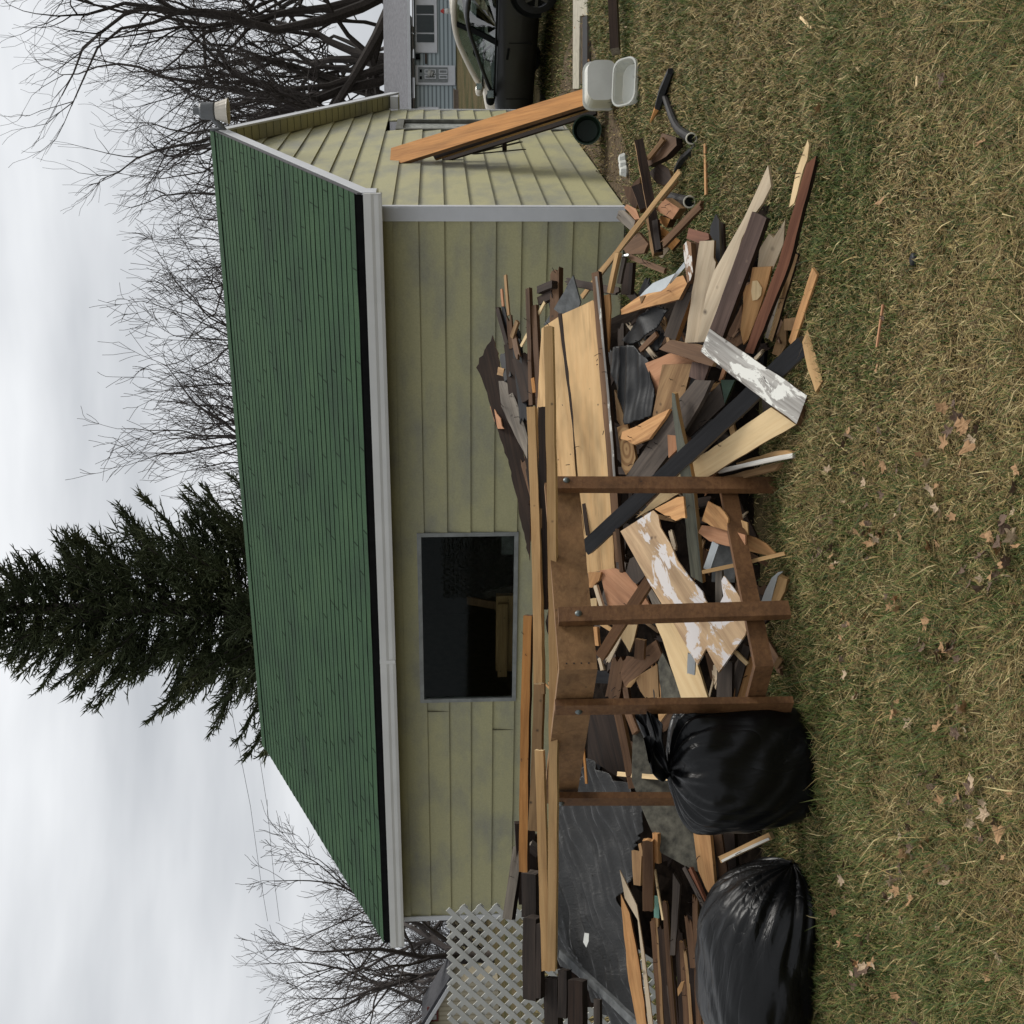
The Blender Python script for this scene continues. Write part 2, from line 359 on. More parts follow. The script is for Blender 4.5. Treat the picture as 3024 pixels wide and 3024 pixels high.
def roof_mat():
    m, t, p = new_mat('green asphalt shingles')
    n = nd(t, 'ShaderNodeTexNoise', Scale=70, Detail=4, Roughness=.8); t.links.new(coords(t, (1,1,1)), n.inputs['Vector'])
    n2 = nd(t, 'ShaderNodeTexNoise', Scale=1.1, Detail=6, Roughness=.65); t.links.new(coords(t, (1,1.4,1)), n2.inputs['Vector'])
    r2 = ramp(t, [(.28, (.021,.042,.024)), (.5, (.028,.064,.030)), (.72, (.038,.079,.036))]); t.links.new(n2.outputs['Fac'], r2.inputs['Fac'])
    r = ramp(t, [(.25, (.45,.45,.45)), (.5, (1,1,1)), (.75, (1.5,1.5,1.5))]); t.links.new(n.outputs['Fac'], r.inputs['Fac'])
    t.links.new(mixrgb(t, 1, r2.outputs[0], r.outputs[0], 'MULTIPLY'), p.inputs['Base Color']); p.inputs['Roughness'].default_value = .95
    p.inputs['Specular IOR Level'].default_value = .2; bump(t, p, n.outputs['Fac'], .5, .01)
    return m
ROOFM = roof_mat()
gar = empty('garage', CORNER, 'olive sided garage with a green shingled gable roof behind the scrap heap', 'garage', -A_)
GM = gar.matrix_basis.copy()
def gb(mb, name, mats, parent=gar, label=None, smooth=False):
    o = mb.build(name, mats, parent, smooth=smooth)
    if label: o['label'] = label
    return o
# local axes: x = to the right along the front (front runs x from -GL to 0), y = into the building, z up
Z0 = CAMZ+.4279                 # height of the first lap line under the soffit
laps = [Z0-k*EXPO for k in range(10)]          # bottoms of courses
OF, ORT, OLT, ZE, ZR = .357, .215, .05, CAMZ+.7509, CAMZ+2.7389
SL = (ZR-ZE)/(GW/2+OF)
SO = ZE-.20                     # soffit height
def roofz(y): return ZE+SL*(min(y, GW-y)+OF)
# window opening on the front: from the photo
def front_x(px, py):            # local x and z of a pixel on the front wall plane
    r = ray(px, py); nn = -DW; d = (CORNER-CAM).dot(nn)/r.dot(nn); q = CAM+r*d-CORNER
    return -q.dot(DL), q.z
def gable_y(px, py):
    r = ray(px, py); nn = -DL; d = (CORNER-CAM).dot(nn)/r.dot(nn); q = CAM+r*d-CORNER
    return q.dot(DW), q.z
wx0, wz1 = front_x(1236, 2072); wx1, wz0 = front_x(1530, 1568)
wz1 = front_x(1236, 1820)[1]; wz0 = front_x(1527, 1820)[1]
TH = .024
def lap_wall(mb, x0, x1, z0, z1, fixed, axis, out, holes=()):
    # one tilted board per course: its foot stands proud of the board below
    for k in range(-1, 10):
        zt = Z0-(k)*EXPO+EXPO if False else Z0-k*EXPO
        top, bot = zt+0.0, zt-EXPO
        lo, hi = max(bot, z0), min(top, z1)
        if hi-lo < .004: continue
        segs = [(x0, x1)]
        for hx0, hx1, hz0, hz1 in holes:
            if hi > hz0+.001 and lo < hz1-.001:
                if lo < hz0-.001 or hi > hz1+.001:     # split the course at the opening's sill or head
                    pass
                segs = [(a, c) for s_ in segs for a, c in ((s_[0], min(s_[1], hx0)), (max(s_[0], hx1), s_[1])) if c-a > .001]
        for a, c in segs:
            po = lambda u, z: (u, fixed-out*(TH*(zt-z)/EXPO), z) if axis == 'x' else (fixed+out*(TH*(zt-z)/EXPO), u, z)
            pi = lambda u, z: (u, fixed+out*.012, z) if axis == 'x' else (fixed-out*.012, u, z)
            v = [po(a, lo), po(c, lo), po(c, hi), po(a, hi), pi(a, lo), pi(c, lo), pi(c, hi), pi(a, hi)]
            mb.add(v, [(0,1,2,3), (4,7,6,5), (0,4,5,1), (3,2,6,7), (0,3,7,4), (1,5,6,2)])
b = MB(); lap_wall(b, -GL, -.0, ZB, SO-.004, 0, 'x', 1, [(wx0, wx1, wz0, wz1)])
# pieces of courses left above and below the window opening
for k in range(-1, 10):
    top, bot = Z0-k*EXPO, Z0-(k+1)*EXPO
    for lo, hi in ((max(bot, wz1), min(top, SO-.004)), (max(bot, ZB), min(top, wz0))):
        if hi-lo > .004 and top > wz0+.001 and bot < wz1-.001:
            f = lambda z: -TH*(top-z)/EXPO
            v = [(wx0, f(lo), lo), (wx1, f(lo), lo), (wx1, f(hi), hi), (wx0, f(hi), hi), (wx0, .012, lo), (wx1, .012, lo), (wx1, .012, hi), (wx0, .012, hi)]
            b.add(v, [(0,1,2,3), (4,7,6,5), (0,4,5,1), (3,2,6,7)])
for k_ in range(1, 9, 3):                                # butt joints between lengths of siding
    xj = -GL+.7+((k_*2.37) % (GL-1.4))
    if wx0-.05 < xj < wx1+.05: continue
    zt = Z0-k_*EXPO; b.box((xj, -TH-.001, zt-EXPO+.003), (xj+.004, .0, zt-.003), 1)
gb(b, 'front_wall', [SID, plain('dirty joint', (.16,.15,.09), .8)])
# gable end wall (right), triangular top
b = MB()
dy0, dz1 = gable_y(1171, 387); dy1, _ = gable_y(1171, 357); dz1 = gable_y(1171, 372)[1]; dz0 = .12
for k in range(-10, 10):
    top, bot = Z0-k*EXPO, Z0-(k+1)*EXPO
    lo = max(bot, ZB)
    if top <= lo: continue
    def ext(z):
        if z <= SO: return 0.0, GW
        a = (z+.10-ZE)/SL-OF; return max(a, 0), min(GW-a, GW)
    a0, a1 = ext(lo); c0, c1 = ext(top)
    if a1-a0 < .05: continue
    if c1 < c0: c0 = c1 = GW/2; 
    segs = [(a0, a1, c0, c1)]
    if lo < dz1 and top > dz0: segs = [(a0, dy0, c0, dy0), (dy1, a1, dy1, c1)]
    for (p0_, p1_, q0, q1) in segs:
        f = lambda z: TH*(top-z)/EXPO
        v = [(f(lo), p0_, lo), (f(lo), p1_, lo), (0, q1, top), (0, q0, top), (-.012, p0_, lo), (-.012, p1_, lo), (-.012, q1, top), (-.012, q0, top)]
        b.add(v, [(0,1,2,3), (4,7,6,5), (0,4,5,1), (0,3,7,4), (1,5,6,2)])
gb(b, 'gable_wall', SID)
# closed back, left wall, floor and dark lining
b = MB()
b.box((-GL, GW-.1, ZB), (0, GW-.02, SO)); b.box((-GL-.004, .02, ZB), (-GL+.08, GW-.1, SO))
b.add([(-GL, 0, SO), (-GL, GW, SO), (-GL, GW/2, roofz(GW/2)-.12)], [(0,1,2)])
gb(b, 'back_wall', SID)
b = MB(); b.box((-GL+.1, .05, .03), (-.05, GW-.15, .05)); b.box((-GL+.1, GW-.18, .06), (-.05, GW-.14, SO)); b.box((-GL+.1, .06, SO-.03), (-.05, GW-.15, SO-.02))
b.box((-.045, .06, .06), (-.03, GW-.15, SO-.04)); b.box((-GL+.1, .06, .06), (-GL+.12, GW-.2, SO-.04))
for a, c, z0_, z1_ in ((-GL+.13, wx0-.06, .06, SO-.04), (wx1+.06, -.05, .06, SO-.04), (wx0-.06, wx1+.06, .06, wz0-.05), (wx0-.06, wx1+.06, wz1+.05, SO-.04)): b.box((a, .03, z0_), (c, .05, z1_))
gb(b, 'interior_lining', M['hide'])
b = MB(); b.box((-GL+.02, .015, -.1), (-.015, GW-.04, ZB-.004)); gb(b, 'foundation', M['concrete'])
# roof: overlapping courses of shingles on a deck
b = MB(); rr = random.Random(3)
NC = 33; run = GW/2+OF; XL, XR = -GL-OLT, ORT
for side in (0, 1):
    for k in range(NC):
        y0 = -OF+run*k/NC; y1 = -OF+run*(k+1)/NC+.02
        y1 = min(y1, GW/2)
        z0_ = ZE+SL*(y0+OF); z1_ = ZE+SL*(y1+OF)
        x = XL; n_ = 22
        pts0 = []; 
        for i in range(n_+1):
            xx = XL+(XR-XL)*i/n_; wv = rr.uniform(-.008, .008)
            pts0.append((xx, y0+wv, z0_+wv*SL+.009+rr.uniform(-.0015, .0015)))
        v = []
        for i in range(n_+1):
            xx, yy, zz = pts0[i]; yb = yy if not side else GW-yy; yt = y1 if not side else GW-y1
            v += [(xx, yb, zz), (xx, yt, z1_+.001), (xx, yb, zz-.011)]
        fs = []; fe = []
        for i in range(n_):
            a = i*3; c = a+3
            fs += [(a, c, c+1, a+1)] if not side else [(a, a+1, c+1, c)]
            fe.append((a+2, c+2, c, a) if not side else (a, c, c+2, a+2))
        b.add(v, fs); b.add(v, fe, 1)
# between shingle tabs, cut in a slow diagonal
for k in range(NC):
    y0 = -OF+run*k/NC; y1 = y0+run/NC*.86
    x = XL+rr.uniform(0, .3)+(k*.29) % .92
    while x < XR-.05:
        j = rr.uniform(-.012, .012)
        if rr.random() < .45:
            za = ZE+SL*(y0+OF)+.018; zb = ZE+SL*(y1+OF)+.0085
            xs_ = .0045
            b.add([(x+j, y0+.002, za), (x+j+xs_, y0+.002, za), (x+j+xs_, y1, zb), (x+j, y1, zb), (x+j, y0+.002, za-.004), (x+j+xs_, y0+.002, za-.004), (x+j+xs_, y1, zb-.004), (x+j, y1, zb-.004)],
                  [(0,1,2,3), (4,7,6,5), (0,4,5,1), (1,5,6,2), (2,6,7,3), (3,7,4,0)], 1)
        x += .92
roof = gb(b, 'roof', [ROOFM, M['edge']])
b = MB(); rz = ZR+.02
b.add([(XL, GW/2-.15, ZR-.15*SL+.018), (XR, GW/2-.15, ZR-.15*SL+.018), (XR, GW/2, rz), (XL, GW/2, rz), (XL, GW/2+.15, ZR-.15*SL+.018), (XR, GW/2+.15, ZR-.15*SL+.018)], [(0,1,2,3), (3,2,5,4)])
gb(b, 'ridge_cap', ROOFM, roof)
b = MB()                                          # deck under the shingles
for side in (0, 1):
    f = (lambda y: y) if not side else (lambda y: GW-y)
    a = [(XL+.01, f(-OF+.01), ZE-.012), (XR-.01, f(-OF+.01), ZE-.012), (XR-.01, GW/2, ZR-.012), (XL+.01, GW/2, ZR-.012)]
    c = [(x, y, z-.03) for x, y, z in a]
    b.add(a+c, [(0,1,2,3), (7,6,5,4), (0,4,5,1), (1,5,6,2), (2,6,7,3), (3,7,4,0)])
gb(b, 'roof_deck', M['edge'])
# rake boards, soffits, gutter, corner boards
def rake(x0, x1, zoff, h, y_a, y_b, mb):
    for side in (0, 1):
        f = (lambda y: y) if not side else (lambda y: GW-y)
        za = ZE+SL*(y_a+OF)+zoff; zb = ZE+SL*(y_b+OF)+zoff
        v = [(x0, f(y_a), za-h), (x1, f(y_a), za-h), (x1, f(y_b), zb-h), (x0, f(y_b), zb-h), (x0, f(y_a), za), (x1, f(y_a), za), (x1, f(y_b), zb), (x0, f(y_b), zb)]
        mb.add(v, [(0,3,2,1), (4,5,6,7), (0,1,5,4), (1,2,6,5), (2,3,7,6), (3,0,4,7)])
for xa_, xb_ in ((ORT-.008, ORT+.014), (XL-.014, XL+.008)):
    b = MB(); rake(xa_, xb_, -.052, .135, -OF-.02, GW/2-.001, b); gb(b, 'rake_board', M['trim'])
b = MB(); rake(ORT-.004, ORT+.010, -.004, .047, -OF-.03, GW/2-.001, b); gb(b, 'rake_edging', plain('dark rake edging', (.07,.068,.07), .6))
b = MB(); rake(.02, ORT-.01, -.17, .012, -OF+.02, GW/2-.001, b)
for side in (0, 1):                               # joints across the rake soffit
    f = (lambda y: y) if not side else (lambda y: GW-y)
    for i in range(24):
        y = .12+i*.155; z = ZE+SL*(y+OF)-.184
        b.box((.03, min(f(y), f(y+.008)), z-.004), (ORT-.012, max(f(y), f(y+.008)), z+.001), 1)
gb(b, 'rake_soffit', [SID, plain('soffit joint', (.13,.125,.07), .8)])
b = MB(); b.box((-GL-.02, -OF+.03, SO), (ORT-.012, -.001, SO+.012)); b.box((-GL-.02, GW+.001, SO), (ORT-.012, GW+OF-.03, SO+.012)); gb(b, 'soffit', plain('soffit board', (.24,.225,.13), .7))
# boxed eave ends
for y0_, y1_ in ((-OF+.0, -.02), (GW+.02, GW+OF)):
    b = MB(); b.box((.02, y0_, SO+.014), (ORT-.010, y1_, SO+.13)); gb(b, 'eave_return', M['trim'])
b = MB(); b.box((XL+.004, -OF-.006, ZE-.085), (ORT+.004, -OF+.020, ZE-.006)); gb(b, 'drip_edge', M['edge'])
b = MB()                                          # K-style gutter: back, floor and ogee face
prof = [(-.018, 0), (-.018, -.005), (-.105, -.005), (-.118, .02), (-.118, .052), (-.132, .075), (-.132, .13), (-.124, .13), (-.124, .08), (-.110, .056), (-.110, .026), (-.1, .006), (-.018, .006)]
xa, xb = XL-.005, ORT+.012; n_ = len(prof); gz = ZE-.24
v = [(x, -OF+.01+p_[0]*.7, gz+p_[1]*1.25) for x in (xa, xb) for p_ in prof]
b.add(v, [(i, (i+1) % n_, n_+(i+1) % n_, n_+i) for i in range(n_)])
for x in (xa, xb-.004):
    b.add([(x, -OF+.01-.018*.7, gz), (x, -OF+.01-.118*.7, gz), (x, -OF+.01-.132*.7, gz+.09), (x, -OF+.01-.132*.7, gz+.162), (x, -OF+.01-.018*.7, gz+.162)], [(0,1,2,3,4)])
b.box((-1.9-2.9, -OF+.01-.1335*.7, gz-.002), (-1.9-2.86, -OF+.01-.018*.7, gz+.164))
gb(b, 'gutter', M['trimlow'])
b = MB(); b.box((-.105, -.034, ZB), (.022, -.016, SO-.002)); b.box((.0165, -.016, ZB), (.034, .06, SO-.002)); gb(b, 'corner_board', M['trim'])
b = MB(); b.box((-GL-.02, -.034, ZB), (-GL+.05, -.016, SO-.002)); gb(b, 'corner_board', M['trim'])
b = MB(); b.box((-.002, GW-.03, ZB), (.03, GW+.02, SO-.002)); gb(b, 'corner_board', M['trim'])
# front window
wf = MB(); fw = .045
for a, c in (((wx0, -.03, wz0), (wx0+fw, .02, wz1)), ((wx1-fw, -.03, wz0), (wx1, .02, wz1)), ((wx0+fw, -.03, wz0), (wx1-fw, .02, wz0+fw)), ((wx0+fw, -.03, wz1-fw), (wx1-fw, .02, wz1))): wf.box(a, c)
wo_ = gb(wf, 'window_frame', M['alum'])
gm, t, p = new_mat('dusty window glass'); gl = nd(t, 'ShaderNodeBsdfGlossy', Roughness=.03); gl.inputs['Color'].default_value = (.8,.85,.85,1)
tr = nd(t, 'ShaderNodeBsdfTransparent'); tr.inputs['Color'].default_value = (.75,.78,.75,1); fr = nd(t, 'ShaderNodeFresnel', IOR=1.18); mx = t.nodes.new('ShaderNodeMixShader')
t.links.new(fr.outputs[0], mx.inputs[0]); t.links.new(tr.outputs[0], mx.inputs[1]); t.links.new(gl.outputs[0], mx.inputs[2]); t.links.new(mx.outputs[0], t.nodes['Material Output'].inputs['Surface'])
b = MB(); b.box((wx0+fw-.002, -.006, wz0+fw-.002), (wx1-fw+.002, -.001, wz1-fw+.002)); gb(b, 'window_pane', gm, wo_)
b = MB(); sx, sz1 = front_x(1470, 1805); sx2, _ = front_x(1470, 2030); b.box((sx2, .35, .05), (sx, .42, sz1)); 
o = gb(b, 'plywood_offcut', W['tan'], None); o.matrix_world = GM; tag(o, 'tan plywood offcut standing inside the garage behind the dark window', 'plywood')
b = MB(); b.box((sx2-.05, .30, sz1-.13), (sx-.08, .34, sz1-.02)); o = gb(b, 'shelf_board', W['tan'], None); o.matrix_world = GM; tag(o, 'pale board edge seen inside the garage through the dark window', 'board')
b = MB(); tx0, tz0 = front_x(1482, 1645); tx1, tz1 = front_x(1518, 1576); b.box((tx0, .06, min(tz0, tz1)-.0), (tx1, .065, max(tz0, tz1))); o = gb(b, 'paper_card', M['slate'], None); o.matrix_world = GM; tag(o, 'small grey card fixed inside the lower right corner of the garage window', 'card')
for k_, (px_, pz_, lx, lz, mt_, lb_) in enumerate(((.55, .05, .30, 1.55, 'brown', 'dim brown board leaning inside the garage, seen high in the dark window'), (1.15, .05, -.35, 1.35, 'gbrown', 'dim grey board slanting inside the garage behind the dark window'), (1.6, .05, .15, 1.75, 'tan', 'dim tan stick standing inside the garage near the window frame'))):
    b = MB(); b.obox((wx0+px_, .75+.2*k_, pz_), (wx0+px_+lx, .85+.2*k_, lz), (.05, 0, 0), (0, .012, 0)); o = gb(b, 'indoor_board', W[mt_], None); o.matrix_world = GM; tag(o, lb_, 'board')
# gable door
db = MB(); jw = .1
for a, c in (((-.01, dy0, dz0-.1), (.03, dy0+jw, dz1)), ((-.01, dy1-jw, dz0-.1), (.03, dy1, dz1)), ((-.01, dy0+jw, dz1-jw), (.03, dy1-jw, dz1))): db.box(a, c)
do_ = gb(db, 'door_frame', plain('weathered grey jamb', (.14,.14,.12), .8, var=.5))
b = MB(); b.box((-.07, dy0+jw-.002, .04), (-.02, dy1-jw+.002, dz1-jw+.002)); gb(b, 'door', plain('weathered door paint', (.33,.34,.31), .7, var=.6, scale=14))
# yard light over the gable peak
yp = Vector((ORT+.02, GW/2-.05, ZR-.05))
yl = empty('yard_light', gar.matrix_basis @ yp, 'grey yard light with ivory ribbed shade on a short arm at the roof peak', 'lamp', -A_)
hx_ = .21
b = MB(); b.tube([(-.03, 0, -.12), (.05, 0, -.06), (.11, 0, .0), (hx_-.04, 0, .04)], .036, 8); b.box((-.02, -.05, -.12), (.012, .05, .05)); b.build('arm', M['lamp_body'], yl)
def lathe(prof, n=20):
    mb = MB(); vs = [(r*math.cos(2*math.pi*j/n), r*math.sin(2*math.pi*j/n), z) for r, z in prof for j in range(n)]
    mb.add(vs, [(i*n+j, i*n+(j+1) % n, (i+1)*n+(j+1) % n, (i+1)*n+j) for i in range(len(prof)-1) for j in range(n)]); return mb
def shift(mb, v): mb.v = [(x+v[0], y+v[1], z+v[2]) for x, y, z in mb.v]; return mb
shift(lathe([(0, .19), (.085, .19), (.10, .17), (.105, .02), (.09, 0), (0, 0)]), (hx_, 0, -.03)).build('housing', M['lamp_body'], yl, smooth=False)
shift(lathe([(0, .27), (.04, .27), (.045, .19), (0, .19)]), (hx_, 0, -.03)).build('photocell', M['lamp_body'], yl)
mb = MB(); n = 36; prof = [(.10, .0), (.115, -.06), (.145, -.14), (.155, -.15), (.147, -.15), (.105, -.06), (.09, 0)]
vs = [((r+(.004 if (j % 2 and 0 < i < 3) else 0))*math.cos(2*math.pi*j/n), (r+(.004 if (j % 2 and 0 < i < 3) else 0))*math.sin(2*math.pi*j/n), z) for i, (r, z) in enumerate(prof) for j in range(n)]
mb.add(vs, [(i*n+j, i*n+(j+1) % n, (i+1)*n+(j+1) % n, (i+1)*n+j) for i in range(len(prof)-1) for j in range(n)])
shift(mb, (hx_, 0, -.03)).build('shade', M['lamp_shade'], yl)

# ------------------------------------------------------------------ house across the street
def far(px, py, d): return at(px, py, d)
HD = 62.0
def hz(px, py=130): return far(px, py, HD).z
hx = lambda py, px=1280: far(px, py, HD).x
hyl = far(1300, 130, HD).y
HB = hz(1347)
HSID = None
m, t, p = new_mat('pale blue ribbed siding')
wv = nd(t, 'ShaderNodeTexWave', Scale=1.0, Distortion=0.0); wv.bands_direction = 'Z'; t.links.new(coords(t, (1, 1, 1.55)), wv.inputs['Vector'])
r = ramp(t, [(.1, (.14,.17,.18)), (.4, (.34,.40,.415)), (1, (.40,.46,.475))]); t.links.new(wv.outputs['Fac'], r.inputs['Fac']); t.links.new(r.outputs[0], p.inputs['Base Color']); p.inputs['Roughness'].default_value = .6
HSID = m
hr = empty('blue_house', (hx(150), hyl, HB), 'low pale blue house with a grey roof across the street', 'house')
def hl(mb, name, mats, parent=hr):
    mb.v = [(x-hr.location.x, y-hr.location.y, z-hr.location.z) for x, y, z in mb.v]; return mb.build(name, mats, parent)
x_l, x_r = hx(420), hx(-160)
b = MB(); b.box((x_l, hyl, HB-.8), (x_r, hyl+8, hz(1222))); hl(b, 'wall', HSID)
b = MB(); ze_, zr_ = hz(1208), hz(1141)
rs = plain('grey house shingles', (.145,.145,.155), .9, var=.3, scale=6)
b.add([(x_l-.4, hyl-.6, ze_), (x_r, hyl-.6, ze_), (x_r, hyl+4.2, zr_+.30), (x_l-.4, hyl+4.2, zr_+.30), (x_l-.4, hyl+9, ze_), (x_r, hyl+9, ze_)], [(0,1,2,3), (3,2,5,4), (0,3,4)]); hro = hl(b, 'roof', rs)
b = MB(); b.box((x_l-.4, hyl-.68, hz(1213)), (x_r, hyl-.6, hz(1204))); hl(b, 'fascia', M['trim'])
b = MB(); b.box((x_l-.3, hyl-.6, hz(1222)+.02), (x_r, hyl-.001, hz(1222)+.06)); hl(b, 'soffit', plain('brown soffit', (.10,.085,.07), .8))
# big window with white frame and shutters
b = MB(); b.box((hx(158), hyl-.10, hz(1291)), (hx(-8), hyl-.01, hz(1227))); wi = hl(b, 'window', M['trim'])
for ya, yb in ((19, 44), (48, 99), (104, 128)):
    b = MB(); b.box((hx(yb), hyl-.13, hz(1282)), (hx(ya), hyl-.105, hz(1231))); 
    b.v = [(x-hr.location.x, y-hr.location.y, z-hr.location.z) for x, y, z in b.v]; b.build('window_pane', plain('dark house glass', (.02,.03,.03), .15, bmp=0), wi)
b = MB(); b.box((hx(345), hyl-.10, hz(1293)), (hx(318), hyl-.01, hz(1231))); hl(b, 'window', M['trim'])
# front door
b = MB(); b.box((hx(253), hyl-.12, hz(1343)), (hx(196), hyl-.01, hz(1226))); dr = hl(b, 'door_frame', M['trim'])
b = MB(); b.box((hx(246), hyl-.15, hz(1321)), (hx(202), hyl-.125, hz(1234))); d2 = hl(b, 'door', plain('grey door paint', (.20,.215,.215), .6))
b = MB()
for xa_, xb_, za_, zb_ in ((236, 209, 1253, 1286), (236, 209, 1295, 1320)):
    for ya, yb in ((236, 225), (221, 209)):
        for q in ((ya, yb, xa_, 0),): pass
        x0_, x1_, z0_, z1_ = hx(ya), hx(yb), hz(zb_), hz(za_)
        e = .035
        for a, c in (((x0_, z0_), (x0_+e, z1_)), ((x1_-e, z0_), (x1_, z1_)), ((x0_+e, z0_), (x1_-e, z0_+e)), ((x0_+e, z1_-e), (x1_-e, z1_))): b.box((a[0], hyl-.17, a[1]), (c[0], hyl-.151, c[1]))
hl(b, 'door_moulding', M['trim'])
b = MB()
for ya, yb in ((238, 229), (218, 209)): b.box((hx(ya), hyl-.17, hz(1245)), (hx(yb), hyl-.151, hz(1238)))
hl(b, 'door_light', M['darkin'])
b = MB(); b.tube([(hx(222), hyl-.2, hz(1270)), (hx(220), hyl-.2, hz(1262))], .18, 9); b.tube([(hx(224), hyl-.22, hz(1277)), (hx(221), hyl-.22, hz(1270))], .12, 7)
o = b.build('door_wreath', plain('grey white wreath', (.42,.42,.4), .9, var=.6, scale=20)); tag(o, 'small pale wreath hanging on the grey front door', 'wreath')
b = MB(); b.box((hx(190), hyl-.08, hz(1260)), (hx(160), hyl-.02, hz(1254))); hl(b, 'house_sign', plain('brown sign', (.05,.035,.025), .7))
b = MB(); b.tube([(hx(171), hyl-.15, hz(1240)), (hx(171), hyl-.15, hz(1228))], .14, 8); hl(b, 'porch_lamp', M['darkin'])
# wooden porch step
b = MB(); b.box((hx(282), hyl-2.0, hz(1349)-.35), (hx(170), hyl-.2, hz(1349)))
for i in range(4): b.box((hx(272), hyl-2.06-i*.28, hz(1353+i*6)), (hx(200), hyl-2.0-i*.28+.2, hz(1350+i*6)))
o = b.build('porch_step', plain('weathered step boards', (.13,.10,.075), .9, var=.5, scale=5)); tag(o, 'weathered wooden porch steps below the grey front door', 'steps')
b = MB(); c0 = far(1362, 302, HD-3); b.box((c0.x-.75, c0.y, c0.z-.35), (c0.x+.6, c0.y+.5, c0.z+.30)); b.box((c0.x-.8, c0.y-.02, c0.z+.30), (c0.x+.65, c0.y+.52, c0.z+.36))
o = b.build('planter_box', plain('brown planter', (.16,.125,.095), .8, var=.3)); tag(o, 'low brown planter box by the corner of the blue house', 'planter')
b = MB(); c0 = far(1335, 33, HD-1)
for k, (rr_, zz) in enumerate([(.20, 0), (.14, .30)]): b.tube([(c0.x, c0.y, c0.z-.2+zz), (c0.x, c0.y, c0.z-.05+zz), (c0.x, c0.y, c0.z+.12+zz)], [rr_*.7, rr_, rr_*.6], 9)
sm = b.build('garden_figure', plain('white painted figure', (.65,.65,.62), .7), smooth=True); tag(sm, 'small white round garden figure with a red cap by the blue house wall', 'ornament')
b = MB(); b.tube([(c0.x, c0.y, c0.z+.4), (c0.x, c0.y, c0.z+.56)], [.14, .05], 8); b.build('cap', plain('red cap', (.4,.04,.03), .7), sm)

# small cream house on the left, behind the lattice
LD = 38.0
lr = empty('cream_house', far(1400, 3000, LD), 'small cream house with dark roof and white eaves behind the lattice', 'house')
lo_ = lr.location
def ll(mb, name, mats):
    mb.v = [(x-lo_.x, y-lo_.y, z-lo_.z) for x, y, z in mb.v]; return mb.build(name, mats, lr)
ax = far(1255, 3010, LD); ex = far(1328, 2893, LD); yb = ax.y
b = MB(); wl = -14.0
b.add([(ex.x-.1, yb, -.2), (ex.x-.1, yb, ex.z-.05), (ax.x, yb, ax.z-.08), (2*ax.x-ex.x, yb, ex.z-.05), (2*ax.x-ex.x, yb, -.2), (ex.x-.1, yb+1.5, -.2), (ex.x-.1, yb+1.5, ex.z-.05), (ax.x, yb+1.5, ax.z-.08)], [(0,4,3,2,1), (0,1,6,5)])
m, t, p = new_mat('cream vertical boards'); wv = nd(t, 'ShaderNodeTexWave', Scale=2.2, Distortion=.3); t.links.new(coords(t, (1,1,1)), wv.inputs['Vector'])
r = ramp(t, [(0, (.30,.26,.18)), (.3, (.42,.37,.26)), (1, (.45,.40,.29))]); t.links.new(wv.outputs['Fac'], r.inputs['Fac']); t.links.new(r.outputs[0], p.inputs['Base Color'])
ll(b, 'wall', m)
b = MB()
for sgn in (1, -1):
    e_ = Vector((ex.x if sgn == 1 else 2*ax.x-ex.x, yb-.3, ex.z)); a_ = Vector((ax.x, yb-.3, ax.z)); e2 = a_+(e_-a_)*1.12
    b.add([e2, a_, a_+Vector((0, 2, 0)), e2+Vector((0, 2, 0)), e2+Vector((0,0,.1)), a_+Vector((0,0,.1)), a_+Vector((0,2,.1)), e2+Vector((0,2,.1))], [(0,1,2,3), (7,6,5,4), (0,4,5,1), (1,5,6,2), (2,6,7,3), (3,7,4,0)])
ll(b, 'roof', plain('dark shingle', (.05,.05,.055), .9))
b = MB()
for sgn in (1, -1):
    e_ = Vector((ex.x if sgn == 1 else 2*ax.x-ex.x, yb-.33, ex.z)); a_ = Vector((ax.x, yb-.33, ax.z)); e2 = a_+(e_-a_)*1.12
    b.obox(e2-Vector((0,0,.06)), a_-Vector((0,0,.06)), (0,.025,0), (0,0,.06))
ll(b, 'eave_trim', M['trim'])
b = MB(); c0 = far(1278, 2994, LD); b.box((c0.x-.22, yb-.06, c0.z-.17), (c0.x+.22, yb-.01, c0.z+.17)); wo2 = ll(b, 'window', plain('dark red window trim', (.16,.035,.03), .6))
b = MB(); b.box((c0.x-.15-lo_.x, yb-.08-lo_.y, c0.z-.11-lo_.z), (c0.x-.01-lo_.x, yb-.061-lo_.y, c0.z+.11-lo_.z)); b.box((c0.x+.02-lo_.x, yb-.08-lo_.y, c0.z-.11-lo_.z), (c0.x+.15-lo_.x, yb-.061-lo_.y, c0.z+.11-lo_.z)); b.build('window_pane', plain('bright glass', (.5,.52,.55), .3), wo2)

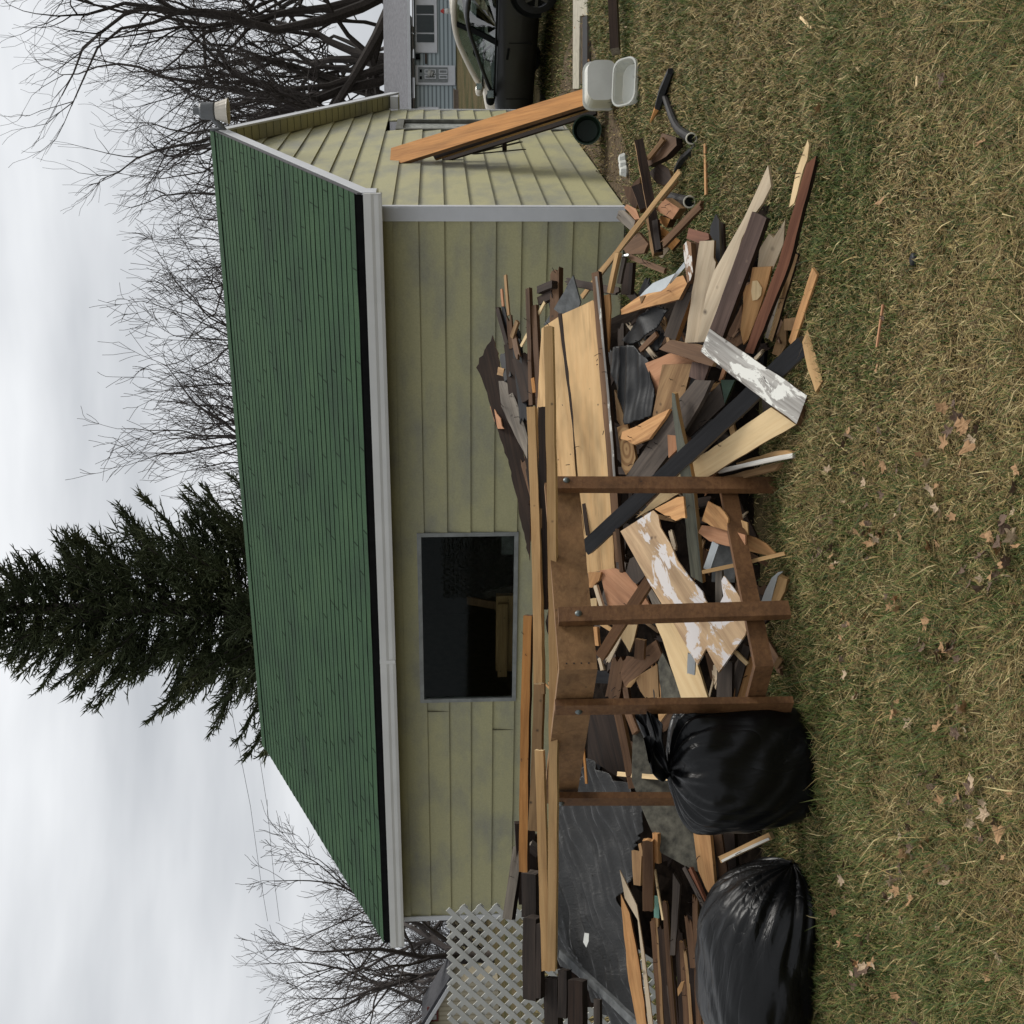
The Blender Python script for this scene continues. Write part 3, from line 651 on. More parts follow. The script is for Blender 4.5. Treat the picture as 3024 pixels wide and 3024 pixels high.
# ------------------------------------------------------------------ trees
BARK = plain('dark wet bark', (.050,.041,.035), .95, var=.5, scale=10)
BARK2 = plain('brown grey bark', (.075,.06,.05), .95, var=.4, scale=10)
TWIG = plain('twigs', (.06,.050,.046), .95, var=.3, bmp=0)
def bare_tree(name, base, H, seed, label, group, spread=.6, trunk=.25, trunk_h=.22, limbs=6, up=.6, dens=1.0, mats=(BARK, TWIG), lean=(0,0), levels=4, tw=.0045, wig=.16):
    rn = random.Random(seed)
    tm, cm = MB(), MB()
    root = empty(name, base, label, 'tree', 0, group)
    def grow(mb, p, d, L, r0, lvl):
        n = [7, 6, 5, 4, 3, 3][lvl]; k = [9, 7, 5, 4, 3, 3][lvl]
        pts = [p]; rad = [r0]; dd = d.copy(); step = L/(n)
        for i in range(n):
            dd = (dd+Vector((rn.gauss(0,1), rn.gauss(0,1), rn.gauss(0,1)))*wig*(1 if lvl else .35)+Vector((0,0,.05*up*(1 if lvl < 3 else .4)))).normalized()
            pts.append(pts[-1]+dd*step); rad.append(max(r0*(1-.72*(i+1)/n), tw))
        mb.tube(pts, rad, [10, 7, 5, 3, 3, 3][lvl], cap=False)
        return pts, rad, dd
    def branch(p, d, L, r0, lvl):
        pts, rad, dd = grow(cm, p, d, L, r0, lvl)
        if lvl >= levels or L < .22: return
        nc = max(2, int([0, 7, 6, 5, 5][lvl]*dens*rn.uniform(.75, 1.25)+.5))
        for c in range(nc):
            f = (rn.uniform(.22, 1.0) if c < nc-1 else 1.0); q = f*(len(pts)-1); i = min(int(q), len(pts)-2); pp = pts[i].lerp(pts[i+1], q-i)
            ax_ = (pts[i+1]-pts[i]).normalized(); rv = Vector((rn.gauss(0,1), rn.gauss(0,1), rn.gauss(0,1))); side = (rv-ax_*rv.dot(ax_)).normalized()
            ang = rn.uniform(.35, .95) if c < nc-1 else rn.uniform(.05, .3)
            nd_ = (ax_*math.cos(ang)+side*math.sin(ang)+Vector((0,0,.18*up))).normalized()
            branch(pp, nd_, L*rn.uniform(.42, .68)*(1.1-.35*f), max(rad[i]*(rn.uniform(.55, .8) if lvl < 3 else rn.uniform(.5, .7)), tw), lvl+1)
    # trunk
    tp = [Vector((0,0,-.3))]; dd = Vector((lean[0], lean[1], 1)).normalized(); tr_ = [trunk*1.25]
    for i in range(5):
        dd = (dd+Vector((rn.gauss(0,.05), rn.gauss(0,.05), .05))).normalized(); tp.append(tp[-1]+dd*(H*trunk_h/5)); tr_.append(trunk*(1-.05*i))
    tm.tube(tp, tr_, 10, cap=False)
    top = tp[-1]
    for l in range(limbs):
        a = 2*math.pi*(l+rn.uniform(-.3, .3))/limbs; s_ = spread*rn.uniform(.45, 1.15)
        d = Vector((math.cos(a)*s_, math.sin(a)*s_, rn.uniform(.75, 1.15))).normalized()
        f = rn.uniform(.72, 1.0); i = int(f*4); st = tp[i].lerp(tp[i+1], f*4-i) if i < 5 else top
        branch(st, d, H*(1-trunk_h)*rn.uniform(.62, .86), trunk*rn.uniform(.45, .62), 1)
    tm.build('trunk', mats[0], root, smooth=True)
    cm.build('crown', mats[1], root)
    return root
def tree_at(py, px_top, d, **k):
    base = at(1300, py, d); base.z = gh(base.x, base.y)
    top = at(px_top, py, d)
    return bare_tree('bare_tree', base, (top.z-base.z)*1.02, **k)
G1 = 'bare trees around the garage'
tree_at(205, 190, 74, wig=.2, seed=1, label='huge bare tree with thick trunk rising behind the blue house roof beside its door', group=G1, spread=.75, trunk=.6, trunk_h=.2, limbs=6, dens=.9, tw=.0105, mats=(BARK, BARK))
tree_at(-30, 150, 76, seed=2, label='tall dark bare tree arching over the blue house at the photo edge', group=G1, spread=.95, trunk=.7, trunk_h=.18, limbs=6, dens=.88, tw=.011, mats=(BARK, BARK), lean=(-.12, 0), wig=.22)
tree_at(300, 330, 78, seed=3, label='dense bare tree rising between the yard light and the blue house', group=G1, spread=.6, trunk=.38, trunk_h=.2, limbs=5, dens=.85, tw=.0105, mats=(BARK, BARK))
tree_at(120, 480, 82, seed=14, label='lower bare tree tangled among the big trunks above the blue house roof', group=G1, spread=.8, trunk=.34, trunk_h=.16, limbs=5, dens=.85, tw=.0105, mats=(BARK, BARK))
tree_at(440, 370, 66, seed=4, label='bare tree spreading its fan of limbs just left of the yard light', group=G1, spread=.55, trunk=.3, trunk_h=.3, limbs=6, dens=1.0, tw=.0115)
tree_at(655, 450, 68, seed=5, label='bare tree with a rounded crown over the right half of the roof ridge', group=G1, spread=.6, trunk=.27, trunk_h=.3, limbs=6, dens=.95, tw=.0115)
tree_at(820, 480, 70, seed=6, label='short bare tree with orange brown limbs peeking above the ridge', group=G1, spread=.6, trunk=.25, trunk_h=.32, limbs=6, dens=.95, tw=.0115)
tree_at(1130, 480, 44, seed=7, label='lopped bare tree with straight rising limbs over the middle of the ridge', group=G1, spread=.42, trunk=.26, trunk_h=.2, limbs=7, dens=.95, up=.9, tw=.009, mats=(BARK2, TWIG), wig=.17)
tree_at(1375, 410, 44, seed=8, label='bare tree with upright limbs standing right beside the dark spruce', group=G1, spread=.40, trunk=.26, trunk_h=.2, limbs=7, dens=.95, up=.9, tw=.009, mats=(BARK2, TWIG), wig=.17)
tree_at(2830, 725, 40, seed=9, label='bare tree leaning up behind the low end of the garage roof', group=G1, spread=.7, trunk=.2, trunk_h=.2, limbs=6, dens=1.0, tw=.007, mats=(BARK2, TWIG))
tree_at(3010, 745, 52, seed=10, label='bare tree at the far photo edge above the cream house', group=G1, spread=.7, trunk=.17, trunk_h=.2, limbs=6, dens=1.0, tw=.0065, mats=(BARK2, TWIG))
tree_at(2640, 905, 46, seed=12, label='small bare tree half hidden by the sloping edge of the garage roof', group=G1, spread=.6, trunk=.16, trunk_h=.2, limbs=6, dens=1.0, tw=.0075, mats=(BARK2, TWIG))
# thicket behind the lattice: cane-like shrubs
G2 = 'bare shrubs behind the lattice'
for i, (py, px, d, lb) in enumerate([(2745, 1150, 44, 'bare thicket shrub right beside the garage corner board'), (2840, 1120, 46, 'bare thicket shrub in front of the leaning bare tree'), (2900, 1090, 46, 'bare thicket shrub behind the eave of the cream house'), (2985, 1060, 48, 'bare thicket shrub behind the cream house roof')]):
    base = at(1300, py, d); base.z = 0; top = at(px, py, d)
    bare_tree('bare_shrub', base, top.z*1.05, seed=40+i, label=lb, group=G2, spread=.75, trunk=.045, trunk_h=.06, limbs=12, dens=1.1, tw=.0055, levels=3, mats=(BARK2, TWIG), wig=.2)

# the spruce
def spruce():
    base = at(1300, 1785, 26); base.z = gh(base.x, base.y)
    root = empty('spruce_tree', base, 'tall dense dark green spruce standing behind the garage roof', 'tree')
    rn = random.Random(21); H = 14.6
    t = MB(); t.tube([(0,0,-.2), (0,0,H*.5), (.1,0,H)], [.26, .16, .03], 9)
    V = []; Fc = []
    def spike(p, d, L, r):
        i0 = len(V); d = d.normalized(); s1 = d.orthogonal().normalized(); s2 = d.cross(s1)
        m_ = p+d*L*.45
        for a in (0, 2.094, 4.189): V.append(p+(s1*math.cos(a)+s2*math.sin(a))*r*.7)
        for a in (0, 2.094, 4.189): V.append(m_+(s1*math.cos(a)+s2*math.sin(a))*r)
        V.append(p+d*L)
        for j in range(3):
            k = (j+1) % 3; Fc.append((i0+j, i0+k, i0+3+k, i0+3+j)); Fc.append((i0+3+j, i0+3+k, i0+6))
    bm_ = MB()
    z = 2.2
    while z < H-.3:
        f = 1-(z/H); R = 4.1*f**1.08
        nb = rn.randint(6, 8)
        a0 = rn.uniform(0, 6.28)
        for k in range(nb):
            a = a0+k*6.283/nb+rn.uniform(-.25, .25); L = R*rn.uniform(.72, 1.17)
            o = Vector((math.cos(a), math.sin(a), 0)); sidev = Vector((-math.sin(a), math.cos(a), 0))
            pts = []
            rise = rn.uniform(.30, .6)
            for i in range(7):
                q = i/6; pts.append(Vector((0,0,z))+o*L*q+Vector((0,0,L*(-.22*q+rise*q*q*1.25)))+sidev*rn.gauss(0, .03))
            bm_.tube(pts, [.035*(1-.8*i/6) for i in range(7)], 4, cap=False)
            ns = int(L*13)+4
            for s_ in range(ns):
                q = (s_+rn.random())/ns; q = .12+.88*q
                i = min(int(q*6), 5); p = pts[i].lerp(pts[i+1], q*6-i); d = (pts[i+1]-pts[i]).normalized()
                for sg in (-1, 1):
                    if rn.random() < .38: continue
                    l2 = (.2+.75*(1-q)*min(L, 2.2)*.55+.12)*rn.uniform(.6, 1.15)
                    dv = (d*rn.uniform(.7, 1.1)+sidev*sg*rn.uniform(.45, .9)+Vector((0,0,rn.uniform(-.35, .35)))).normalized()
                    nseg = max(1, int(l2/.17))
                    pp = p.copy(); 
                    for g in range(nseg):
                        e = pp+dv*l2/nseg
                        spike(pp, dv+Vector((0,0,.06)), l2/nseg*1.45, .017)
                        for h_ in range(3):
                            w = (dv*rn.uniform(.4, .9)+Vector((rn.gauss(0,.6), rn.gauss(0,.6), rn.gauss(0,.45)))).normalized()
                            spike(pp.lerp(e, rn.random()), w, rn.uniform(.10, .21), .0125)
                        pp = e; dv = (dv+Vector((0,0,.07))).normalized()
                if rn.random() < .5: spike(p, (d+Vector((rn.gauss(0,.5), rn.gauss(0,.5), rn.uniform(0, .8)))), rn.uniform(.15, .3), .016)
            spike(pts[-1]-d*.05, d+Vector((0,0,.2)), .34, .016)
        z += rn.uniform(.25, .36)
    t.add(bm_.v, bm_.f); t.build('trunk', BARK, root)
    me = bpy.data.meshes.new('crown'); me.from_pydata([tuple(v) for v in V], [], Fc)
    m, t, p = new_mat('spruce needles'); n = nd(t, 'ShaderNodeTexNoise', Scale=1.1, Detail=3); t.links.new(coords(t, (1,1,1)), n.inputs['Vector'])
    r = ramp(t, [(.3, (.034,.044,.023)), (.6, (.060,.070,.033)), (.8, (.11,.105,.05))]); t.links.new(n.outputs['Fac'], r.inputs['Fac']); t.links.new(r.outputs[0], p.inputs['Base Color']); p.inputs['Roughness'].default_value = .9; p.inputs['Specular IOR Level'].default_value = .15
    me.materials.append(m); o = bpy.data.objects.new('crown', me); COL.objects.link(o); o.parent = root
    return len(V)
print('spruce verts', spruce())
# overhead wires
for (a, c, lb) in ((at(690, 2130, 30), at(770, 2600, 34), 'upper thin overhead wire crossing the sky left of the spruce'), (at(750, 2130, 30), at(810, 2600, 34), 'lower thin overhead wire crossing the sky left of the spruce'), (at(920, -40, 45), at(945, 330, 45), 'thin overhead wire running in front of the big bare trees')):
    b = MB(); e = (c-a)*.3; pts = [a-e, a, a.lerp(c, .5)-Vector((0,0,.06)), c, c+e]; b.tube(pts, .0055, 4); o = b.build('overhead_wire', M['darkin']); tag(o, lb, 'wire')
# ================================================================== CARS
def paint(name, c, rough=.28, coat=.6):
    m, t, p = new_mat(name); p.inputs['Base Color'].default_value = (*c, 1); p.inputs['Roughness'].default_value = rough; p.inputs['Coat Weight'].default_value = coat; p.inputs['Coat Roughness'].default_value = .08
    n = nd(t, 'ShaderNodeTexNoise', Scale=4, Detail=6); t.links.new(coords(t, (1,1,1)), n.inputs['Vector'])
    r = ramp(t, [(.35, (rough,)*3), (.75, (min(rough+.25, 1),)*3)]); t.links.new(n.outputs['Fac'], r.inputs['Fac']); t.links.new(r.outputs[0], p.inputs['Roughness']); return m
cg, t, p = new_mat('tinted car glass'); gl = nd(t, 'ShaderNodeBsdfGlossy', Roughness=.02); tr = nd(t, 'ShaderNodeBsdfTransparent'); tr.inputs['Color'].default_value = (.52,.60,.57,1); mx = t.nodes.new('ShaderNodeMixShader'); mx.inputs[0].default_value = .23
t.links.new(tr.outputs[0], mx.inputs[1]); t.links.new(gl.outputs[0], mx.inputs[2]); t.links.new(mx.outputs[0], t.nodes['Material Output'].inputs['Surface'])
RUB = plain('tyre rubber', (.012,.012,.012), .8, bmp=0); RIM = plain('dark alloy rim', (.10,.10,.105), .35, .8)
def interp(tab, x):
    for (a, va), (c, vc) in zip(tab, tab[1:]):
        if x <= c: 
            q = (x-a)/(c-a); return va+(vc-va)*max(q, 0)
    return tab[-1][1]
def car(name, label, org, heading, body, belt, roof_h, ap, rp, coupe, pil=.034):
    # local x forward, origin between the rear wheels on the ground
    root = empty(name, org, label, 'car', math.atan2(heading[1], heading[0]), None)
    Lr, Lf, HW = -.98, 3.62, .87
    top = [(Lr, belt-.16), (Lr+.12, belt-.02), (rp[0], belt+.06), (ap[0], belt+.045), (ap[0]+.5, belt-.03), (Lf-.35, belt-.16), (Lf, belt-.30)]
    wid = [(Lr, .62), (Lr+.35, .82), (0, HW), (2.2, HW), (3.1, .84), (Lf-.12, .70), (Lf, .55)]
    b = MB(); st = np.linspace(Lr, Lf, 30); rings = []
    for x in st:
        h = interp(top, x); w_ = interp(wid, x); zb = .24+.10*max(0, (x-3.2)/.42)+.1*max(0, (-.6-x)/.4)
        ring = [(w_*.80, zb), (w_*.97, zb+.10), (w_, zb+.30), (w_*1.0, h-.20), (w_*.965, h-.06), (w_*.86, h), (w_*.45, h+.022)]
        rings.append([(x, -y, z) for y, z in ring]+[(x, y, z) for y, z in ring[::-1]])
    n_ = len(rings[0]); v = [q for r_ in rings for q in r_]
    fs = [(i*n_+j, (i+1)*n_+j, (i+1)*n_+(j+1) % n_, i*n_+(j+1) % n_) for i in range(len(st)-1) for j in range(n_)]
    fs += [tuple(range(n_)), tuple(range((len(st)-1)*n_+n_-1, (len(st)-1)*n_-1, -1))]
    b.add(v, fs); o = b.build('body', body, root, smooth=True)
    # cabin: pillars and roof panel
    (ax0, ax1), (rx0, rx1) = ap, rp           # a-pillar base and top x, rear base and top x
    hwb, hwt = .80, .60
    def rail(x):                               # roof rail curve
        q = (x-rx1)/(ax1-rx1); return roof_h-.10*(2*q-1)**2
    N = 14; b = MB(); side = []
    for sg in (-1, 1):
        pts = [Vector((ax0, sg*hwb, belt+.03))]
        for i in range(5):
            q = (i+1)/5; pts.append(Vector((ax0+(ax1-ax0)*q, sg*(hwb+(hwt-hwb)*q**.8), belt+.03+(rail(ax1)-belt-.03)*(q**.82))))
        for i in range(1, N): x = ax1+(rx1-ax1)*i/N; pts.append(Vector((x, sg*(hwt+.015*math.sin(math.pi*i/N)), rail(x))))
        for i in range(5):
            q = i/4; pts.append(Vector((rx1+(rx0-rx1)*q, sg*(hwt+(hwb-hwt)*q), rail(rx1)+(belt+.03-rail(rx1))*q**1.25)))
        b.tube(pts, pil, 6); side.append(pts)
    L_r, R_r = side
    b2 = MB(); roofp = list(zip(L_r[5:6+N], R_r[5:6+N])); v = []
    for l, r_ in roofp:
        for q in np.linspace(0, 1, 7): m_ = l.lerp(r_, q); v.append((m_.x, m_.y, m_.z+.035+.05*math.sin(math.pi*q)))
    b2.add(v, [(i*7+j, i*7+j+1, (i+1)*7+j+1, (i+1)*7+j) for i in range(len(roofp)-1) for j in range(6)])
    b2.add([(x, y, z-.05) for x, y, z in v], [(i*7+j, (i+1)*7+j, (i+1)*7+j+1, i*7+j+1) for i in range(len(roofp)-1) for j in range(6)])
    b2.build('roof_panel', body, root, smooth=True)
    b.build('roof_frame', body, root, smooth=True)
    # glass
    b = MB(); b.add([L_r[0], R_r[0], R_r[5], L_r[5]], [(0,1,2,3)]); b.build('windshield', cg, root)
    b = MB(); k = len(L_r)-1; b.add([L_r[k], R_r[k], R_r[k-4], L_r[k-4]], [(3,2,1,0)]); b.build('rear_window', cg, root)
    for sd_ in (L_r, R_r):
        b = MB(); c = Vector((sd_[0].x*.5+sd_[-1].x*.5, sd_[0].y, belt+.03)); n2 = len(sd_)
        b.add([c]+list(sd_), [(0, i+1, i+2) for i in range(n2-1)]); b.build('side_window', cg, root)
        sg = 1 if sd_[0].y > 0 else -1
        xb = ax0-1.08 if coupe else ax0-1.2     # b-pillar
        b = MB(); b.obox((xb, sg*.805, belt+.0), (xb-.12, sg*.622, roof_h-.05), (.05, 0, 0), (0, .018, 0)); b.build('door_pillar', M['darkin'], root)
        b = MB(); b.tube([(ax0, sg*.835, belt+.03), (rp[0]+.2, sg*.835, belt+.05)], .016, 5); b.build('belt_moulding', M['darkin'], root)
        b = MB()                                 # door seams
        for xx in (xb-.06, ax0-.02): b.box((xx-.005, sg*.871-.004, .34), (xx+.005, sg*.871+.004, belt-.16))
        b.build('door_seam', M['darkin'], root)
        b = MB(); b.obox((xb+.05, sg*.885, belt-.16), (xb+.24, sg*.885, belt-.145), (0, .014, 0), (0, 0, .018)); b.build('door_handle', M['darkin'], root)
        b = MB(); mx_ = ax0-.16; v = lathe([(0, -.05), (.07, -.05), (.10, 0), (.085, .07), (0, .10)], 12)
        v.v = [(mx_+z*1.2, sg*.99+x*1.1, belt+.10+y*.8) for x, y, z in v.v]; v.tube([(mx_, sg*.83, belt+.06), (mx_, sg*.95, belt+.08)], .03, 6); mo = v.build('mirror', M['darkin'] if coupe else body, root, smooth=True)
        b = MB(); b.box((mx_-.07, sg*.99-.08, belt+.05), (mx_-.063, sg*.99+.08, belt+.155)); b.build('mirror_glass', plain('mirror glass', (.35,.4,.38), .1, .8, bmp=0), mo)
    for x in (0, 2.62):
        for sg in (-1, 1):
            wv_ = lathe([(.19, -.10), (.30, -.105), (.32, -.06), (.32, .06), (.30, .105), (.19, .10)], 28); wv_.v = [(x+a, sg*(.80)+z, .32+c) for a, c, z in wv_.v]
            wh = wv_.build('wheel', RUB, root, smooth=True)
            rb = MB(); rl = lathe([(0, .05), (.05, .06), (.17, .035), (.195, .085), (.20, .09)], 28); rl.v = [(x+a, sg*(.80+z), .32+c) for a, c, z in rl.v]; rb = rl
            for s_ in range(6):
                a = s_*math.pi/3; rb.obox((x+.04*math.cos(a), sg*.88, .32+.04*math.sin(a)), (x+.19*math.cos(a), sg*.885, .32+.19*math.sin(a)), (-.022*math.sin(a), 0, .022*math.cos(a)), (0, .012, 0))
            rb.build('rim', RIM, wh, smooth=False)
            ar = MB(); n3 = 18                   # dark wheel arch lip
            ar.tube([(x+.385*math.cos(a), sg*.868, .32+.385*math.sin(a)) for a in np.linspace(-.25, math.pi+.25, n3)], .022, 6); 
            dk = [(x+.375*math.cos(a), sg*.876, .32+.375*math.sin(a)) for a in np.linspace(-.25, math.pi+.25, n3)]
            ar.add([(x, sg*.876, .25)]+dk, [(0, i+1, i+2) for i in range(n3-1)]); ar.build('wheel_arch', M['darkin'], root)
    # cabin interior: seats, dash, steering wheel
    b = MB()
    for sg in (-1, 1):
        b.obox((ax0-1.0, sg*.37, .55), (ax0-1.18, sg*.37, belt+.16), (.07, 0, 0), (0, .23, 0)); b.obox((ax0-1.2, sg*.37, belt+.17), (ax0-1.22, sg*.37, belt+.33), (.05, 0, 0), (0, .12, 0))
        b.box((ax0-1.05, sg*.37-.24, .45), (ax0-.45, sg*.37+.24, .62))
    b.build('seat', M['darkin'], root)
    b = MB(); b.box((ax0-.32, -.74, belt-.22), (ax0-.05, .74, belt+.05)); b.build('dashboard', M['darkin'], root)
    b = MB(); cc = Vector((ax0-.52, .37, belt+.02)); b.tube([cc+Vector((.06*math.sin(a)*.9, .185*math.cos(a), .175*math.sin(a))) for a in np.linspace(0, 6.283, 22)], .017, 6, cap=False)
    b.obox(cc-Vector((0, .17, 0)), cc+Vector((0, .17, 0)), (.01,0,0), (0,0,.03)); b.build('steering_wheel', M['darkin'], root)
    for sg in (-1, 1):
        b = MB(); b.box((Lf-.30, sg*.58-.14, belt-.36), (Lf-.16, sg*.58+.12, belt-.22)); b.build('headlight', plain('headlight lens', (.5,.52,.52), .15, bmp=0), root)
    return root
hd = Vector((-.48, .877, 0)).normalized(); lf = Vector((-hd.y, hd.x, 0))
g0 = on_ground(1648, -22)
car('dark_coupe', 'black two door coupe parked nearest on the grass with a grey roof', g0-lf*.8, hd, paint('dusty black car paint', (.009,.0095,.011), .4, .12), .86, 1.34, (2.02, 1.12), (-.72, -.05), True)
q = at(1425, 262, 23.3); q = q-hd*2.3-lf*.8; q.z = gh(q.x, q.y)
car('cream_sedan', 'cream sedan parked behind the black coupe with its windshield showing', q, hd, paint('cream car paint', (.60,.54,.44), .35), .93, 1.50, (2.30, 1.45), (-.70, .0), False, .055)

# ================================================================== THINGS BY THE GABLE WALL
def slab(name, cat, label, mat, poly3, normal, th, group=None, side=None):
    """board whose face outline is given by world points lying (nearly) in a plane with this normal"""
    c = sum(poly3, Vector())/len(poly3); far_ = max(poly3, key=lambda q: (q-c).length); X = (far_-c)
    mw = frame(c, X, normal); inv = mw.inverted(); pl = [(inv @ q)[:2] for q in poly3]
    b = MB(); b.prism(pl, th, 0, 1 if side else None); o = b.build(name, [mat]+([side] if side else []), None, mw)
    tag(o, label, cat, group); return o
# wide amber plank leaning on the gable wall, a second board behind it
def leaner(pts, ds, mat, th, name, label, drop=0.0, side=None):
    P3 = [at(px, py, d) for (px, py), d in zip(pts, ds)]
    X = P3[2]-P3[0]; Yv = P3[1]-P3[0]; N = X.cross(Yv).normalized()
    if N.dot(CAM-P3[0]) < 0: N = -N
    P3 = [q+(-N*((q-P3[0]).dot(N))) for q in P3]
    return slab(name, 'plank', label, mat, P3, N, th, side=side)
leaner([(1155,437),(1150,492),(1757,301),(1757,236)], [14.75,14.5,13.3,13.45], W['orange'], .04, 'leaning_plank', 'wide amber plank leaning on the gable wall with its foot behind the white tub', side=W['brown'])
leaner([(1270,445),(1284,470),(1760,316),(1760,280)], [14.6,14.5,13.5,13.6], W['dark'], .03, 'leaning_plank', 'dark plank with a bright edge leaning right under the wide amber plank', side=W['stud'])
leaner([(1300,450),(1306,478),(1760,336),(1760,305)], [14.75,14.7,13.7,13.75], W['dark'], .03, 'leaning_slab', 'lowest dark slab behind the two leaning planks by the gable wall', side=W['dark'])  # dark slab along the dark band below the second plank
b = MB()
for (a, c) in (((1400,452),(1538,419)),((1400,455),(1548,441))): b.obox(at(*a, 14.4), at(*c, 14.1), (0,.02,0), (.0,0,.022))
b.obox(at(1490,448,14.25), at(1490,424,14.15), (0,.02,0), (0,0,.025)); o = b.build('metal_bracket', M['nail']); tag(o, 'dark forked metal bracket hanging out from behind the leaning planks', 'bracket')
# green bucket on its side against the wall
bc = at(1733, 383, 13.6); bd = Vector((-.25, -.93, .12)).normalized(); R = .152
bk = MB(); s1 = bd.orthogonal().normalized(); s2 = bd.cross(s1)
prof = [(R*.80, .0), (R*.98, .30), (R*1.06, .30), (R*1.06, .345), (R*.96, .345), (R*.94, .30), (R*.76, .03), (0, .03)]
n = 32; vs = [bc-bd*.345+bd*z+(s1*math.cos(6.283*j/n)+s2*math.sin(6.283*j/n))*r for r, z in prof for j in range(n)]
bk.add(vs, [(i*n+j, i*n+(j+1) % n, (i+1)*n+(j+1) % n, (i+1)*n+j) for i in range(len(prof)-1) for j in range(n)]); bk.add(vs[:n], [tuple(range(n))])
o = bk.build('bucket', M['green'], smooth=False); tag(o, 'dark green plastic bucket lying on its side under the leaning planks', 'bucket')
# white tub lying on its side and a clear tray in front of it
def open_tub(name, label, org, X, N, L, Wd, H, mat, wall=.012, taper=.86, rim=.018):
    mw = frame(org, X, N); b = MB(); rings = []
    def rr(lx, ly, z, c=.095, k=5):
        pts = []
        for sx, sy, a0 in ((1,1,0),(-1,1,1),(-1,-1,2),(1,-1,3)):
            for i in range(k+1):
                a = (a0+i/k)*math.pi/2; pts.append((sx*(lx/2-c)+c*math.cos(a), sy*(ly/2-c)+c*math.sin(a), z))
        return pts
    seq = [(L*taper, Wd*taper, 0), (L, Wd, H-.03), (L+rim*2, Wd+rim*2, H-.03), (L+rim*2, Wd+rim*2, H), (L-wall, Wd-wall, H), (L*taper-wall, Wd*taper-wall, wall)]
    rings = [rr(*q) for q in seq]; n = len(rings[0]); v = [q for r_ in rings for q in r_]
    b.add(v, [(i*n+j, i*n+(j+1) % n, (i+1)*n+(j+1) % n, (i+1)*n+j) for i in range(len(seq)-1) for j in range(n)])
    b.add(rings[0], [tuple(range(n-1, -1, -1))]); b.add(rings[-1], [tuple(range(n))])
    o = b.build(name, mat, None, mw); tag(o, label, 'tub'); return o
tc_ = on_ground(1838, 238); 
open_tub('plastic_tub', 'grubby white plastic tub tipped on its side at the foot of the leaning plank', tc_+Vector((.13, .36, .155)), Vector((1,-.10,0)), Vector((.10, .96, -.08)), .46, .34, .28, M['plastic_w'])
cm_, t, p = new_mat('cloudy clear plastic'); p.inputs['Base Color'].default_value = (.62,.63,.58,1); p.inputs['Roughness'].default_value = .3; p.inputs['Alpha'].default_value = .6
tc2 = on_ground(1882, 270)
open_tub('clear_tray', 'cloudy clear plastic tray tilted on the grass in front of the white tub', tc2+Vector((.07, .02, .04)), Vector((1,-.05,-.05)), Vector((-.05,-.62,.78)), .41, .27, .12, cm_, wall=.006, taper=.9, rim=.01)
# timbers lying on the dirt at the right
def lay(name, cat, label, mat, a, c, wpx, th, z=0.0, hint=(0,-.3,1), side=None, group=None):
    z = max(z, .028); A = on_ground(*a, z+th); C = on_ground(*c, z+th); X = C-A; mid = (A+C)/2; d = (mid-CAM).dot(CF)
    mw = frame(mid, X, hint); Yd = mw.col[1].to_3d(); L = X.length; wd = wpx*d/F_PX
    b = MB(); poly = [(-L/2,-wd/2),(L/2,-wd/2),(L/2,wd/2),(-L/2,wd/2)]; b.prism(poly, th, 0, 1 if side else None)
    o = b.build(name, [mat]+([side] if side else []), None, mw); return tag(o, label, cat, group)
lay('edging_board', 'board', 'dark painted board lying along the near edge of the concrete walk', W['black'], (1727, 48), (1727, 240), 26, .05, hint=(0,-.5,1), side=W['grey'])
lay('landscape_timber', 'timber', 'brown landscape timber half sunk in the dirt behind the white tub', W['dark'], (1806, -40), (1814, 142), 26, .12, hint=(0,-.95,.3), side=W['grey'])
# broken branch-like pipe and scraps on the lawn
def gtube(name, cat, label, mat, pts, rads, zs, n=10, rim=None):
    P3 = [on_ground(px, py, z) for (px, py), z in zip(pts, zs)]; b = MB()
    # smooth the path a little
    Q, Rr = [], []
    for i in range(len(P3)-1):
        for q in (0, .33, .66): Q.append(P3[i].lerp(P3[i+1], q)); Rr.append(rads[i]+(rads[i+1]-rads[i])*q)
    Q.append(P3[-1]); Rr.append(rads[-1])
    for _ in range(2): Q = [Q[0]]+[(Q[i-1]+Q[i]*2+Q[i+1])/4 for i in range(1, len(Q)-1)]+[Q[-1]]
    b.tube(Q, Rr, n); o = b.build(name, mat, smooth=False); tag(o, label, cat)
    if rim:
        d = (Q[-1]-Q[-2]).normalized(); d = (d*.25+(CAM-Q[-1]).normalized()).normalized(); s1 = d.orthogonal().normalized(); s2 = d.cross(s1); r = Rr[-1]
        b = MB(); b.tube([Q[-1]+d*.012+(s1*math.cos(a)+s2*math.sin(a))*r*1.0 for a in np.linspace(0, 6.283, 20)], r*.16, 6, cap=False); b.build('pipe_rim', M['ring'], o)
        b = MB(); b.add([Q[-1]+d*.006+(s1*math.cos(a)+s2*math.sin(a))*r for a in np.linspace(0, 6.283, 20)[:-1]], [tuple(range(19))]); b.add([Q[-1]+d*.004+(s1*math.cos(a)+s2*math.sin(a))*r for a in np.linspace(0, 6.283, 20)[:-1]], [tuple(range(18, -1, -1))]); b.build('pipe_mouth', M['darkin'], o)
    return o
gtube('pipe', 'pipe', 'bent black pipe on the grass with a white rimmed open end', M['blackp'], [(1965,285),(1985,345),(2003,385),(2042,409)], [.028,.032,.034,.036], [.03,.035,.04,.05], rim=True)
gtube('pipe', 'pipe', 'short rusty black pipe sticking out of the corner scrap heap', M['blackp'], [(1958,577),(2000,588),(2036,596)], [.040,.040,.040], [.06,.055,.05], rim=True)
